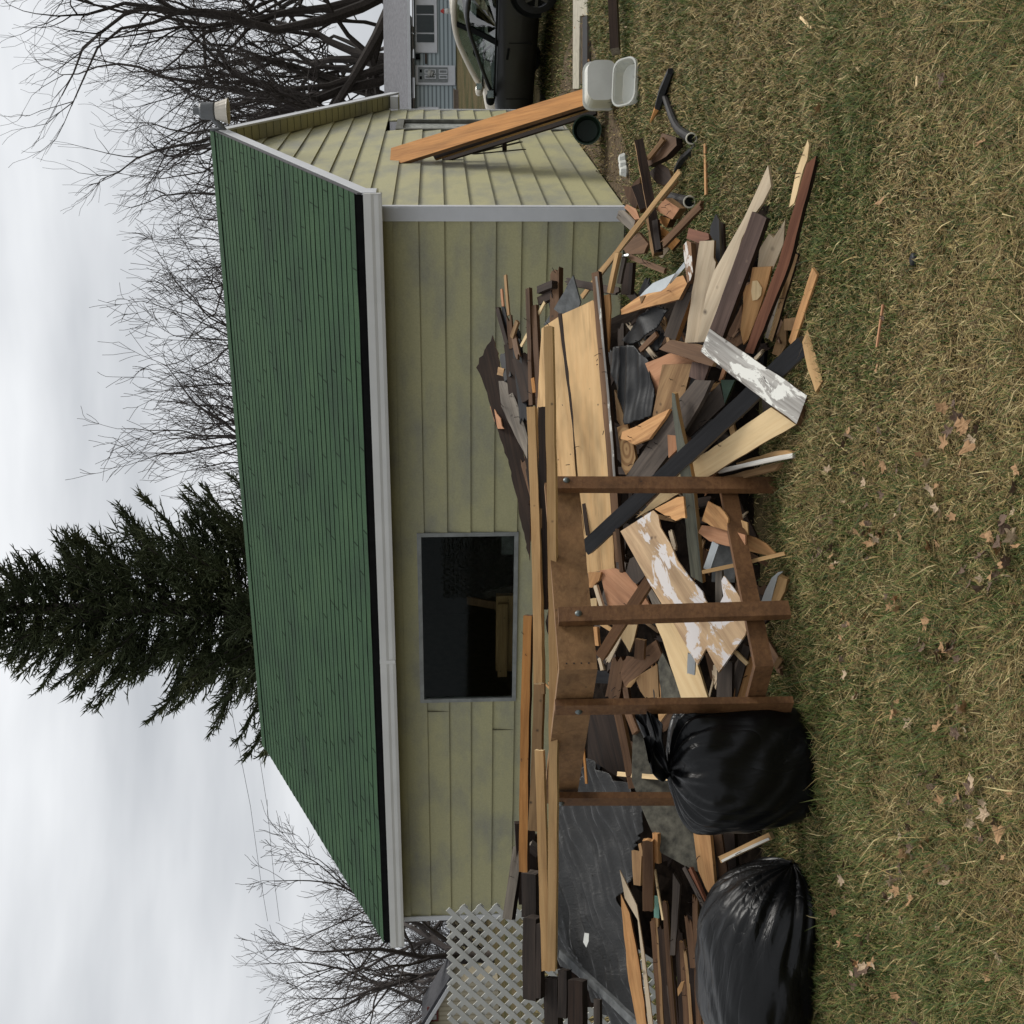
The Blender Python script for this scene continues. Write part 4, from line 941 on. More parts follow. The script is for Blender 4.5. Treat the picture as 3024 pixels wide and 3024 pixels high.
gtube('rubber_strip', 'strip', 'crumpled black rubber strip on the grass between pipe and corner heap', M['felt'], [(2058,424),(2040,450),(2019,466),(2004,488),(1994,505)], [.012,.026,.030,.024,.014], [.02,.03,.03,.04,.05], n=5)
gtube('charred_stick', 'stick', 'black broken stick with a raw orange tip beside the bent pipe', W['black'], [(1981,210),(1958,270),(1944,315)], [.03,.042,.034], [.05,.05,.04], n=5)
gtube('stick_tip', 'stick', 'raw orange splintered wood tip next to the charred stick', W['orange'], [(1945,312),(1921,360)], [.03,.008], [.04,.03], n=5)
lay('lath', 'lath', 'straight orange lath lying alone on the lawn below the bent pipe', W['fresh'], (2080,424), (2083,575), 11, .012)
lay('lath', 'lath', 'thin reddish lath lying alone in the open lawn right of the white board', W['salmon'], (2605,900), (2587,1025), 6, .008)
lay('wood_chip', 'chip', 'small pale wood chip on the lawn beside the black plug', W['cream'], (2706,225), (2706,255), 8, .008)
lay('wood_chip', 'chip', 'pale wood chip in the straw grass nearest the concrete walk', W['cream'], (2362,50), (2395,83), 8, .008)
lay('wood_chip', 'chip', 'pale stubby wood chip among dry leaves at the lawn edge', W['cream'], (2520,185), (2537,210), 9, .008)
q = on_ground(2715, 766); b = lathe([(0, .012), (.016, .014), (.024, .010), (.026, 0)], 14); b.v = [(x+q.x, y+q.y, z+.02) for x, y, z in b.v]; tag(b.build('round_plug', M['felt'], smooth=True), 'small round black plug lying in the open lawn', 'plug')
# white crumpled plastic by the wall
b = MB(); rn = random.Random(4); c0 = on_ground(1848, 490); 
for i in range(3):
    pc = on_ground(1843+i*2, 470+i*18, .03); m_ = lathe([(0, .06), (.04, .05), (.055, .0), (.03, -.03), (0, -.03)], 9); m_.v = [(x*rn.uniform(.8, 1.2)+pc.x, y*1.3+pc.y, z+pc.z) for x, y, z in m_.v]; b.add(m_.v, m_.f)
tag(b.build('plastic_scrap', M['plastic_w']), 'crumpled white plastic scrap in the grass at the foot of the gable wall', 'scrap')
# ================================================================== THE SCRAP HEAP
RB = random.Random(77)
HINT = Vector((.06, -.72, .69))
def pp(px, py, zone, lift):
    q = at_pile(px, py, zone, lift)
    if q.z < .05: q = on_ground(px, py, .05)
    return q
def cat_of(name): return name.split('_')[-1]
def jit(h): return (Vector(h)+Vector((RB.uniform(-.22,.22), RB.uniform(-.18,.18), RB.uniform(-.18,.18)))).normalized()
RN = random.Random(19)
def nails(o, mat, pl):                         # bent nails left in some of the boards
    xs_ = [q[0] for q in pl]; ys_ = [q[1] for q in pl]
    if mat in ('dark','black','felt','galv','slate','mossy') or max(xs_)-min(xs_) < .25 or RN.random() < .45: return
    for _ in range(RN.randint(1, 3)):
        i = RN.randrange(len(pl)); j = RN.randrange(len(pl)); q = RN.uniform(.3, .7)
        x = (pl[i][0]*q+pl[j][0]*(1-q))*.92; y = (pl[i][1]*q+pl[j][1]*(1-q))*.8; a = RN.uniform(0, 6.28); k = RN.uniform(.3, 1.0)
        b = MB(); b.tube([(x, y, -.004), (x+.008*k*math.cos(a), y+.008*k*math.sin(a), .018), (x+.03*k*math.cos(a), y+.03*k*math.sin(a), .036)], .0021, 4); b.build('nail', M['nail'], o)
def B(name, label, mat, th, lift, poly, l2=None, zone='P', hint=None, side=None, group=None, jag=0):
    a = np.array(poly, float); c = a.mean(0); u, s, vt = np.linalg.svd(a-c); ax = vt[0]
    pr = (a-c)@ax; e0 = c+ax*pr.min(); e1 = c+ax*pr.max()
    if e0[0] > e1[0]: e0, e1 = e1, e0
    l2 = lift if l2 is None else l2
    A, C = pp(*e0, zone, lift), pp(*e1, zone, l2); X = C-A; mid = (A+C)/2
    N = jit(HINT) if hint is None else Vector(hint)
    Xn = X.normalized(); N = (N-Xn*N.dot(Xn)).normalized()
    view = (CAM-mid).normalized()
    vp = (view-Xn*view.dot(Xn)).normalized()
    if N.dot(vp) < .45: N = (N*.5+vp*.8).normalized()
    mw = frame(mid, X, N); inv = mw.inverted(); o_ = inv @ CAM
    pl = []
    for px, py in poly:
        d = (inv.to_3x3() @ ray(px, py)); k = -o_.z/d.z; q = o_+d*k; pl.append((q.x, q.y))
    if not jag and mat not in ('galv','plastic_w','felt'):
        out = []
        for i, (x, y) in enumerate(pl):
            x2, y2 = pl[(i+1) % len(pl)]; Ls = math.hypot(x2-x, y2-y); n = max(1, int(Ls/.07))
            for k in range(n):
                q = k/n; out.append((x+(x2-x)*q+(RB.uniform(-.0028, .0028) if k else 0), y+(y2-y)*q+(RB.uniform(-.0028, .0028) if k else 0)))
        pl = out
    if jag:
        out = []
        for i, (x, y) in enumerate(pl):
            x2, y2 = pl[(i+1) % len(pl)]; Ls = math.hypot(x2-x, y2-y); n = max(1, int(Ls/.035)) if Ls < jag else 1
            for k in range(n):
                q = k/n; off = RB.uniform(-.012, .012) if k else 0
                out.append((x+(x2-x)*q+off, y+(y2-y)*q+off*.6))
        pl = out
    b = MB(); b.prism(pl, th/100, 0, 1 if side else None)
    o = b.build(name, [W.get(mat) or M[mat]]+([W[side]] if side else []), None, mw); nails(o, mat, pl); return tag(o, label, cat_of(name), group)
def L(name, label, mat, A, C, wpx, th, lA=.1, lC=None, zone='P', hint=None, side=None, group=None, jag=0, dA=None, dC=None):
    lC = lA if lC is None else lC
    A3 = at(*A, dA) if dA else pp(*A, zone, lA); C3 = at(*C, dC) if dC else pp(*C, zone, lC)
    X = C3-A3; mid = (A3+C3)/2; Xn = X.normalized(); N = jit(HINT) if hint is None else Vector(hint)
    N = (N-Xn*N.dot(Xn)).normalized(); view = (CAM-mid).normalized(); vp = (view-Xn*view.dot(Xn)).normalized()
    if N.dot(vp) < .35: N = (N*.6+vp*.7).normalized()
    mw = frame(mid, X, N); Y = mw.col[1].to_3d(); d = (mid-CAM).dot(CF)
    fy = Vector((Y.dot(CR), Y.dot(CT), 0)); fx = Vector((Xn.dot(CR), Xn.dot(CT), 0)); fx = fx.normalized() if fx.length > .01 else Vector((1,0,0))
    eff = max((fy-fx*fy.dot(fx)).length, .35); wd = wpx*d/F_PX/eff; LL = X.length
    rows = 5
    def end(sx, rough):
        pts = []
        for i in range(rows+1):
            y = -wd/2+wd*i/rows; pts.append((sx*(LL/2-(RB.uniform(0, .05) if rough else RB.uniform(0, .005))), y))
        return pts
    nseg = max(2, int(LL/.10)); bow = RB.uniform(-.006, .006)*LL
    def long_edge(sy):
        return [(-LL/2+LL*i/nseg, sy*wd/2+RB.uniform(-.0022, .0022)+bow*math.sin(math.pi*i/nseg)) for i in range(1, nseg)]
    e1 = end(1, jag & 2); e0 = end(-1, jag & 1); poly = e1+long_edge(1)[::-1]+e0[::-1]+long_edge(-1)
    b = MB(); b.prism(poly, th, 0, 1 if side else None)
    o = b.build(name, [W.get(mat) or M[mat]]+([W[side]] if side else []), None, mw); nails(o, mat, poly); return tag(o, label, cat_of(name), group)

# ---- core of the heap: dark fill that puts shade into the gaps, with buried scrap boards standing in it
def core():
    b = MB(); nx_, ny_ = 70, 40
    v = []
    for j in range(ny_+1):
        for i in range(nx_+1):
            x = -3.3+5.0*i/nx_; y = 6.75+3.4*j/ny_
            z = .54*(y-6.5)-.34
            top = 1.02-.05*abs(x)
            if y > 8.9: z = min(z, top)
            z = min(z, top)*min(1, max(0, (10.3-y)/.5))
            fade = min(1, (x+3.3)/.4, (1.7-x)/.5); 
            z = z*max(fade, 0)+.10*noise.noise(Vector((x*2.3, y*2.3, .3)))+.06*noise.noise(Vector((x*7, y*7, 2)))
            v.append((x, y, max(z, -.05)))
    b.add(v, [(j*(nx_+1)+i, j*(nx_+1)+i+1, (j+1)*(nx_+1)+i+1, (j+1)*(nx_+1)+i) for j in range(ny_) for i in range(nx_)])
    o = b.build('shade_fill', plain('dark fill for shaded gaps', (.013,.009,.0065), .95, var=.7, scale=18, spec=.04)); tag(o, None, None, kind='stuff')  # near-black colour stands in for deep shade between the boards
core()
GF = 'scrap boards buried in the shade of the heap'
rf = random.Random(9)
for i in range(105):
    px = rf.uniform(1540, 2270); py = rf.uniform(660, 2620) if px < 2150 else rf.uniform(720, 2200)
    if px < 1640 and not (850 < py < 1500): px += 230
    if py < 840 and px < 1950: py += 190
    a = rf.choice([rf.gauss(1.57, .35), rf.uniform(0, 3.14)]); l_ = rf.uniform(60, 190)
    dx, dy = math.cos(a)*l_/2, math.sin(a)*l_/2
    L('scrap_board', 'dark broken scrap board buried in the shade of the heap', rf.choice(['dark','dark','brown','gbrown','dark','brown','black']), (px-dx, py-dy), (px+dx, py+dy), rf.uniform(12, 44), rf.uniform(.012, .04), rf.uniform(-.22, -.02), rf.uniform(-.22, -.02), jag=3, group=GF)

GS = 'thin splinters and lath ends packed in the heap'
for i in range(85):
    px = rf.uniform(1640, 2230); py = rf.uniform(850, 2560)
    if px < 1850 and py < 1600: px += 190
    a = rf.gauss(1.57, .6) if rf.random() < .6 else rf.uniform(0, 3.14); l_ = rf.uniform(40, 150); dx, dy = math.cos(a)*l_/2, math.sin(a)*l_/2
    L('splinter', 'thin broken splinter packed among the larger boards of the heap', rf.choice(['tan','brown','fresh','stud','brown','dark','gbrown','pale','salmon']), (px-dx, py-dy), (px+dx, py+dy), rf.uniform(4, 15), rf.uniform(.008, .02), rf.uniform(-.02, .20), rf.uniform(-.02, .20), jag=3, group=GS)

# ---- right flank, boards fanned out on the lawn
B('broken_board','long pale board split to a sharp point, reaching out over the lawn','pale',2,.22,[(2268,488),(2277,550),(2252,600),(2222,640),(2190,705),(2110,1000),(2060,1010),(2085,870),(2108,801),(2130,764),(2160,710),(2197,644),(2226,581)],.26)
B('broken_board','short pale board with square sawn top and nail holes beside the pointed one','pale',2,.18,[(2066,712),(2109,710),(2107,760),(2114,775),(2110,800),(2104,880),(2082,1010),(2022,1012)],.2,side='tan')
L('weathered_board','weathered umber board on the fan between the pale split board and the red board','purple',(2243,632),(2112,990),41,.035,.30,.36,side='dark')
B('red_board','long reddish stained board with an angled tip, topmost at the lawn side of the fan','red',3.5,.30,[(2381,484),(2410,461),(2405,486),(2330,780),(2224,1045),(2198,1040),(2300,770)],.36,side='dark')
B('split_lath','thin cream splinter tucked along the far edge of the red board','cream',1.2,.2,[(2385,412),(2389,430),(2384,470),(2372,500),(2345,600),(2330,612),(2350,510)],.22)
L('split_lath','thin grey lath with a bright edge lying under the near side of the red board','grey',(2346,700),(2263,1000),9,.012,.2,.24,side='cream')
L('split_lath','brown lath nearest the lawn under the red board','tan',(2349,748),(2272,1005),15,.02,.12,.16,side='dark')
B('broken_board','greyish board with a deep V notch under the red board','pale',1.5,.10,[(2271,690),(2284,703),(2318,650),(2313,720),(2282,795),(2236,800),(2243,735)],.12)
B('splintered_board','fresh orange board with a splintered torn middle beside the red board','fresh',2,.20,[(2222,790),(2278,787),(2267,836),(2249,892),(2209,1002),(2195,1018),(2186,973),(2195,898),(2194,849),(2214,838)],.24)
B('splinter','cream torn splinter heap on the fresh orange board','cream',1,.225,[(2222,830),(2236,828),(2250,850),(2247,872),(2236,885),(2222,888),(2218,860)],.24,jag=.2)
L('lath','thin fresh lath with bent nails leaning on the black board at the lawn edge','fresh',(2406,800),(2335,1018),12,.012,.05,.2)
L('board_offcut','small brown offcut tucked behind the lath with nails','tan',(2335,938),(2335,976),30,.02,.08,.08)
B('splinter','orange brown wedge splinter standing between red board and lath','tan',2,.10,[(2319,931),(2321,958),(2322,1020),(2301,1052),(2280,1045),(2297,985)],.14,jag=.1)
B('broken_board','reddish brown board in the shade under the umber board','brown',2,.12,[(2190,900),(2196,1010),(2150,1040),(2125,1030)],.16)
B('board_offcut','wavy grained fresh offcut lying on the lawn past the black board tip','stud',3,.02,[(2384,974),(2394,1000),(2412,1060),(2429,1125),(2408,1158),(2396,1120),(2385,1090),(2369,1010)],.02)
B('painted_board','broad board with peeling white paint propped across the black board','peel',4,.50,[(2096,970),(2383,1168),(2370,1205),(2352,1252),(2069,1038)],.22,hint=(.1,-.78,.62),side='brown')
L('tarred_board','long black tarred board running from lawn to the frame under the white board','black',(2372,1018),(1724,1622),46,.045,.18,.52,hint=(-.30,-.60,.74),side='grey')  # grey sides put the lit look of the edge into the colour
B('cream_board','broad cream board ending at the foot of the peeling white board','cream',3,.16,[(2277,1203),(2350,1254),(2279,1294),(2083,1412),(1931,1501),(1877,1530),(1942,1464),(2049,1360)],.30,side='tan')
B('trim_board','fresh trim board with a rounded end lying below the broad cream board','stud',2,.10,[(2173,1368),(2290,1332),(2322,1330),(2340,1337),(2332,1347),(2180,1382)],.14)
L('trim_strip','thin white painted strip below the broad cream board','white',(2341,1345),(2120,1392),13,.02,.12,.16)
B('trim_board','shaded tan board under the thin white strip','tan',2,.06,[(2122,1411),(2310,1362),(2288,1388),(2190,1414)],.08)
B('brown_board','brown plank passing under the upper corner of the peeling white board','brown',2.5,.42,[(1979,1003),(1946,1031),(2102,1082),(2114,1060),(2073,1021)],.44,hint=(0,-.5,.86),side='tan')
B('salmon_board','salmon board beside the crumpled black felt','salmon',1.5,.28,[(1905,1073),(1975,1044),(2062,1073),(1960,1092),(1937,1172),(1925,1125)],.3)
B('brown_board','square ended brown board with a nail standing over the salmon board','tan',2,.32,[(1956,1077),(2042,1075),(2020,1170),(1970,1235),(1926,1232)],.34,side='brown')
B('board_offcut','small umber board end poking from under the brown plank','purple',2,.34,[(2044,1068),(2095,1079),(2077,1130),(2034,1112)],.34)
B('weathered_board','long grey brown weathered plank behind the mossy batten','gbrown',2.5,.34,[(2052,1122),(2100,1124),(2080,1170),(2023,1269),(1971,1346),(1920,1414),(1840,1416),(1853,1400),(1909,1317),(1957,1234)],.4,hint=(.15,-.65,.72))
B('weathered_board','grey brown wedge of board between the weathered plank and the black board','gbrown',2,.24,[(2125,1132),(2141,1195),(2035,1292),(2020,1275),(2080,1180)],.26)
B('board_offcut','dark green painted board corner under the peeling white board','green',2,.26,[(2128,1122),(2170,1122),(2140,1192)],.26)
B('splintered_board','fresh board with a long feathered split beside the knotty timber','fresh',2,.42,[(1978,1207),(1962,1235),(1917,1296),(1874,1313),(1850,1300),(1833,1296),(1837,1275),(1874,1261),(1930,1230)],.42,jag=.12)
m = plain('ringed pine end', (.42,.25,.11), .8); 
t = m.node_tree; p = t.nodes['Principled BSDF']; wv = nd(t, 'ShaderNodeTexWave', Scale=13, Distortion=1.2); wv.wave_type = 'RINGS'; wv.rings_direction = 'Z'; t.links.new(coords(t, (.5,1,1)), wv.inputs['Vector']); r = ramp(t, [(.2, (.28,.15,.06)), (.7, (.45,.27,.12))]); t.links.new(wv.outputs['Fac'], r.inputs['Fac']); t.links.new(r.outputs[0], p.inputs['Base Color']); M['rings'] = m
B('knotty_timber','tan timber with oval growth rings beside the white edged batten','rings',3,.30,[(1822,1262),(1852,1250),(1870,1310),(1877,1352),(1866,1385),(1848,1402),(1836,1380),(1832,1330)],.32)
B('tan_board','narrow tan board running up beside the crumpled black felt','tan',2,.28,[(1814,1150),(1822,1165),(1850,1255),(1838,1268),(1822,1240)],.3)
B('mossy_batten','long tapering mossy grey batten passing behind the first post','moss',3.5,.52,[(1984,1159),(1993,1163),(2006,1240),(2030,1340),(2044,1412),(2050,1466),(2061,1580),(2075,1722),(2040,1702),(2026,1560),(2013,1440),(1998,1320),(1985,1210)],.17,hint=(.25,-.7,.66),side='stud')
B('board_offcut','small salmon board corner showing behind the mossy batten','salmon',1.5,.44,[(1971,1284),(1996,1287),(2002,1325),(1974,1352)],.44)
# crumpled felt
def sheet(name, label, mat, poly, lift, l2, amp, freq, seed, dirs=(0,1), zone='P', hint=None, res=46, cat='sheet', smooth=True, th=.006):
    a = np.array(poly, float); c = a.mean(0); A, C = pp(a[:,0].min(), c[1], zone, lift), pp(a[:,0].max(), c[1], zone, l2); X = C-A
    mid = pp(c[0], c[1], zone, (lift+l2)/2); mw = frame(mid, X, hint or HINT); inv = mw.inverted(); o_ = inv @ CAM
    pl = []
    for px, py in poly:
        d = inv.to_3x3() @ ray(px, py); k = -o_.z/d.z; q = o_+d*k; pl.append((q.x, q.y))
    pa = np.array(pl); lo, hi = pa.min(0), pa.max(0)
    def inside(x, y):
        r_ = False; n = len(pl)
        for i in range(n):
            x1, y1 = pl[i]; x2, y2 = pl[(i+1) % n]
            if (y1 > y) != (y2 > y) and x < (x2-x1)*(y-y1)/(y2-y1)+x1: r_ = not r_
        return r_
    b = bmesh.new(); 
    vs = [b.verts.new((x, y, 0)) for x, y in pl]; b.faces.new(vs)
    st = (hi-lo)/res
    for k in range(1, res):
        for co_, no in (((lo[0]+st[0]*k, 0, 0), (1,0,0)), ((0, lo[1]+st[1]*k, 0), (0,1,0))):
            bmesh.ops.bisect_plane(b, geom=b.verts[:]+b.edges[:]+b.faces[:], plane_co=co_, plane_no=no)
    for v in b.verts:
        x, y = v.co.x, v.co.y; w_ = x*dirs[0]+y*dirs[1]; u_ = -x*dirs[1]+y*dirs[0]
        n1_ = noise.noise(Vector((x*3+seed, y*3, 0)))
        rip = (1-abs(math.sin((w_*freq+.45*n1_+.4*noise.noise(Vector((u_*1.5, w_*4, seed))))*math.pi)))**.9
        v.co.z = amp*(rip-.5)+amp*.5*noise.noise(Vector((x*7, y*7, seed)))+amp*1.0*n1_
    me = bpy.data.meshes.new(name); b.normal_update(); b.to_mesh(me); b.free(); me.materials.append(mat)
    if smooth: me.polygons.foreach_set('use_smooth', [True]*len(me.polygons))
    o = bpy.data.objects.new(name, me); COL.objects.link(o); o.matrix_world = mw
    so_ = o.modifiers.new('thickness', 'SOLIDIFY'); so_.thickness = th
    return tag(o, label, cat)
sheet('black_felt', 'crumpled black felt bulging out beside the big plywood sheet', M['felt'], [(1797,1041),(1816,1022),(1872,1020),(1915,1066),(1934,1172),(1926,1230),(1851,1255),(1824,1166),(1795,1070)], .24, .30, .018, 9, 2.1, dirs=(.97,.22), res=44)
sheet('felt_strap', 'wide slack strap of black roofing felt above the crumpled felt', M['felt'], [(1837,1006),(1870,960),(1895,929),(1936,903),(1978,917),(1940,968),(1885,1008),(1862,1018)], .14, .2, .012, 4, 5.0, dirs=(.7,.7), res=22)
sheet('black_felt', 'small folds of black felt between the salmon board and the felt strap', M['felt'], [(1885,1010),(1945,975),(1985,1000),(1946,1032),(1910,1062)], .05, .1, .010, 14, 8.0, dirs=(.97,.22), res=22)
L('brown_lath','short brown lath lying over the black felt strap','brown',(1938,985),(1888,1035),13,.02,.22,.25)
B('fresh_board','orange brown board crossing below the bent sheet metal','fresh',2.2,.22,[(1833,913),(1957,828),(2017,813),(2029,838),(2005,884),(1920,905),(1835,929)],.26,side='brown')
B('sheet_metal','bent scrap of pale blue grey sheet metal with nail holes','galv',.3,.36,[(1888,876),(1906,856),(1928,836),(1994,807),(1976,836),(1966,850),(1951,860),(1916,866)],.42,hint=(-.1,-.35,.93))
B('metal_strip','narrow strip of grey flashing bent off the sheet metal','galv',.3,.36,[(1976,836),(1994,807),(2020,774),(2024,788),(1980,838)],.40,hint=(.5,-.6,.6))
B('wedge_offcut','small pointed brown wedge hanging under the bent sheet metal','tan',1.2,.34,[(1888,876),(1905,873),(1893,896)],.34)
B('painted_post','short post with streaked white paint beside the square pale board','streak',4,.24,[(2017,725),(2029,710),(2040,716),(2046,803),(2038,828),(2030,836),(2023,790)],.26,side='brown')
B('brown_board','dark brown board in the shade behind the streaked post','brown',2,.14,[(2042,714),(2066,718),(2056,795),(2046,806)],.14)
L('brown_post','long brown post with orange worn corner left of the short pale board','gbrown',(2050,800),(1976,1000),36,.05,.2,.24,hint=(-.2,-.7,.66),side='fresh')
B('dark_board','charcoal board with a rounded tip between corner heap and fan','black',2,.12,[(2114,631),(2123,650),(2127,774),(2114,787),(2108,712),(2096,691),(2098,668)],.14,side='grey')
B('dark_board','narrow dark board alongside the rounded charcoal board','dark',2,.06,[(2123,652),(2136,660),(2140,747),(2130,770)],.08)
B('board_offcut','short reddish board leaning in the grass behind the short pale board','red',2,.10,[(2034,673),(2092,689),(2094,706),(2063,718),(2027,704)],.1,hint=(0,-.9,.4))

# ---- small heap against the garage corner
C_ = dict(zone='C')
L('stud_offcut','upright brown stud leaning in the corner heap, farthest toward the wall','dark',(1886,410),(1945,745),27,.06,.18,.24,hint=(.5,-.8,.2),side='tan',**C_)
B('broken_block','big dark red broken block lying on the grass side of the corner heap','brown',6,.05,[(1955,393),(1996,406),(1998,429),(1967,462),(1916,491),(1907,466),(1938,436)],.08,side='dark',**C_)
L('splinter','pale brown splinter along the top of the dark red block','tan',(1958,410),(1910,470),12,.03,.12,.14,**C_)
B('broken_block','dark square block end in the middle of the corner heap','dark',5,.05,[(1915,510),(1950,482),(1975,500),(1985,530),(1960,548),(1938,540)],.05,side='tan',**C_)
L('long_lath','long straight yellowish lath slanting across the corner heap','stud',(2006,505),(1716,878),13,.02,.34,.40,side='cream',**C_)
L('long_lath','second thinner lath just below the long yellowish lath','tan',(1900,655),(1768,802),9,.015,.28,.3,**C_)
L('long_lath','short lath end joined to the tip of the long yellowish lath','tan',(1998,533),(1950,590),10,.02,.3,.32,**C_)
B('block_offcut','salmon sawn block with a single nail hole at the grass edge of the corner heap','salmon',7,.16,[(1963,586),(2007,616),(1985,648),(1936,619)],.16,side='tan',hint=(-.2,-.5,.85),**C_)
B('block_offcut','amber sawn block half under the salmon block','orange',6,.10,[(1951,637),(1980,646),(1968,673),(1945,654)],.1,side='brown',hint=(-.2,-.5,.85),**C_)
B('block_offcut','bent cream edged block against the garage corner board','brown',4,.10,[(1841,550),(1862,551),(1889,522),(1890,540),(1870,560),(1884,600),(1878,616),(1868,612),(1850,585)],.1,side='stud',hint=(.4,-.7,.6),**C_)
L('block_offcut','dark hollow block facing the grass beside the corner board','dark',(1880,545),(1905,615),32,.05,.10,.12,hint=(.5,-.8,.3),side='brown',**C_)
B('salmon_board','salmon board end in front of the garage corner board','salmon',2,.14,[(1843,613),(1851,603),(1878,617),(1889,646),(1874,648),(1858,627)],.14,**C_)
B('weathered_block','weathered grey block end leaning on the foot of the garage corner board','grey',5,.12,[(1827,621),(1843,621),(1876,652),(1868,677),(1860,679),(1820,644)],.14,jag=.1,side='salmon',**C_)
B('stake','pale pointed stake pointing down in the corner heap','tan',3,.24,[(1907,645),(1920,645),(1934,727),(1928,760),(1920,735)],.26,side='cream',**C_)
L('dark_board','dark board right beside the pale pointed stake','dark',(1933,648),(1944,738),15,.03,.24,.26,**C_)
B('amber_board','amber stained board end lying on the grass below the blocks','orange',2.5,.12,[(1940,660),(2009,710),(1984,739),(1945,705)],.12,side='brown',**C_)
B('board_offcut','little pale board corner under the amber stained board','pale',1.5,.06,[(1951,714),(1977,735),(1955,763),(1946,758)],.06,**C_)
B('bark_slab','rough orange brown bark slab under the long yellowish lath','brown',3,.08,[(1833,735),(1885,685),(1914,720),(1902,748),(1850,752)],.1,jag=.15,**C_)
L('drawer_rail','dark brown rail with a metal corner bracket below the corner heap','brown',(1856,757),(1962,800),13,.02,.2,.2)
L('metal_corner','small bright metal corner bracket on the dark brown rail','galv',(1833,757),(1856,752),6,.01,.24,.24)
L('tan_stick','tan board edge standing between the laths and the big plywood','stud',(1822,745),(1796,866),10,.03,.3,.3)
L('grey_stick','dark grey stick standing beside the tan board edge','gbrown',(1842,760),(1826,838),10,.02,.26,.26)
L('brown_board','brown board edge in the dark hollow above the felt strap','dark',(1855,775),(1848,870),26,.03,.12,.12)

# ---- upper heap: plywood and sticks against the wall
B('plywood_sheet','broad upper plywood board, wall side of the dark batten','ply',2,.22,[(1599,970),(1655,932),(1690,1250),(1700,1400),(1728,1590),(1700,1650),(1640,1650),(1596,1400),(1586,1200)],.3,hint=(.05,-.80,.6))
B('plywood_sheet','broad lower plywood board with a square end, lawn side of the dark batten','ply',2,.25,[(1660,928),(1751,886),(1756,895),(1791,1300),(1800,1412),(1815,1677),(1734,1693),(1726,1570),(1706,1400),(1690,1200)],.33,hint=(.05,-.80,.6))
L('dark_batten','thin dark batten lying along the joint of the two plywood boards','dark',(1652,925),(1735,1582),10,.03,.30,.38,side='brown')
L('painted_batten','brown batten with flaking white edge along the lower plywood board','brown',(1757,802),(1828,1660),20,.035,.36,.46,side='dark')
L('paint_strip','thin flaking white painted strip on the brown batten','peel',(1760,815),(1815,1420),6,.006,.385,.46)
B('fresh_board','narrow fresh board between the white edged batten and the dark hollow','fresh',1.8,.28,[(1775,875),(1800,868),(1803,910),(1797,1040),(1789,1035)],.3)
B('slate_sheet','triangular slate grey panel standing behind the plywood top','slate',1,.10,[(1692,813),(1714,893),(1700,940),(1605,960),(1664,865)],.16)
L('brown_post','round topped brown post sticking up right of the stick bundle','brown',(1638,788),(1636,950),25,.05,.12,.16,jag=1)
L('block_offcut','dark square block hung on the brown post top','dark',(1585,856),(1630,838),22,.05,.2,.2)
L('block_offcut','dark lower block against the brown post','dark',(1587,890),(1630,868),24,.05,.16,.16)
L('cream_lath','thin cream lath slanting behind the brown stick','cream',(1608,891),(1537,1023),7,.012,.16,.16)
L('brown_stick','long straight reddish brown stick standing tall over the wall side','brown',(1557,850),(1567,1197),11,.03,.24,.28)
L('tan_stick','tallest thin tan stick against the siding','tan',(1491,811),(1501,932),7,.015,.06,.08)
L('salmon_stick','short thin salmon stick beside the tallest tan stick','salmon',(1480,852),(1485,905),6,.012,.06,.08)
L('dark_stick','dark slanting stick at the edge of the stick bundle','dark',(1465,900),(1499,1026),11,.025,.08,.1,jag=1)
L('brown_stick','flat brown stick in the centre of the bundle','brown',(1502,930),(1510,1030),14,.02,.1,.1,jag=1)
L('brown_stick','slanted brown stick leaning right in the bundle','tan',(1526,948),(1509,998),11,.02,.12,.12)
B('felt_scrap','rounded black felt scrap behind the tan sticks','felt',1,.04,[(1480,905),(1488,902),(1500,950),(1500,985),(1490,960)],.04)
B('felt_scrap','pointed black felt scrap right of the stick bundle','felt',1,.06,[(1522,955),(1536,985),(1535,1030),(1512,1060),(1508,1000)],.06)
B('torn_sheet','dark torn sheet standing against the siding left of the sticks','dark',1.5,.06,[(1454,989),(1462,1012),(1470,1050),(1476,1090),(1490,1120),(1500,1180),(1520,1250),(1545,1330),(1560,1420),(1566,1500),(1564,1655),(1548,1575),(1531,1500),(1510,1395),(1485,1314),(1460,1240),(1441,1174),(1426,1128),(1406,1085),(1430,1035)],.22,jag=.3,side='salmon',hint=(.1,-.93,.3))
GD = 'dark jagged boards behind the tall stick'
for (a_, c_, w_, mt_) in (((1500,1010),(1522,1230),26,'dark'),((1524,1000),(1548,1250),24,'black'),((1545,1040),(1566,1330),22,'dark'),((1482,1040),(1500,1120),22,'black'),((1535,1200),(1585,1480),26,'dark'),((1548,1350),(1570,1600),22,'brown'),((1500,1100),(1540,1300),18,'gbrown'),((1575,1010),(1590,1200),15,'brown'),((1510,960),(1530,1060),14,'brown'),((1560,1380),(1592,1560),18,'dark')):
    L('dark_board', 'dark jagged board crowded behind the tall reddish stick by the siding', mt_, a_, c_, w_, .02, .05+.012*(w_ % 7), .14+.01*(w_ % 5), jag=3, group=GD)
B('splinter','salmon splinters hanging on the edge of the big dark torn sheet','salmon',1,.20,[(1447,1200),(1462,1210),(1478,1235),(1482,1258),(1488,1266),(1470,1266),(1460,1244)],.2,jag=.12)
B('charred_plank','charcoal to grey plank slanting below the big dark torn sheet','grey',2,.16,[(1472,1125),(1500,1125),(1530,1200),(1558,1290),(1557,1356),(1519,1283),(1480,1200)],.26)
L('stud_offcut','short tan stud end among the dark torn boards','tan',(1469,1095),(1487,1100),22,.04,.14,.14)
L('brown_board','dark brown board in the shade below the tallest sticks','dark',(1530,1050),(1560,1180),40,.02,.10,.14)
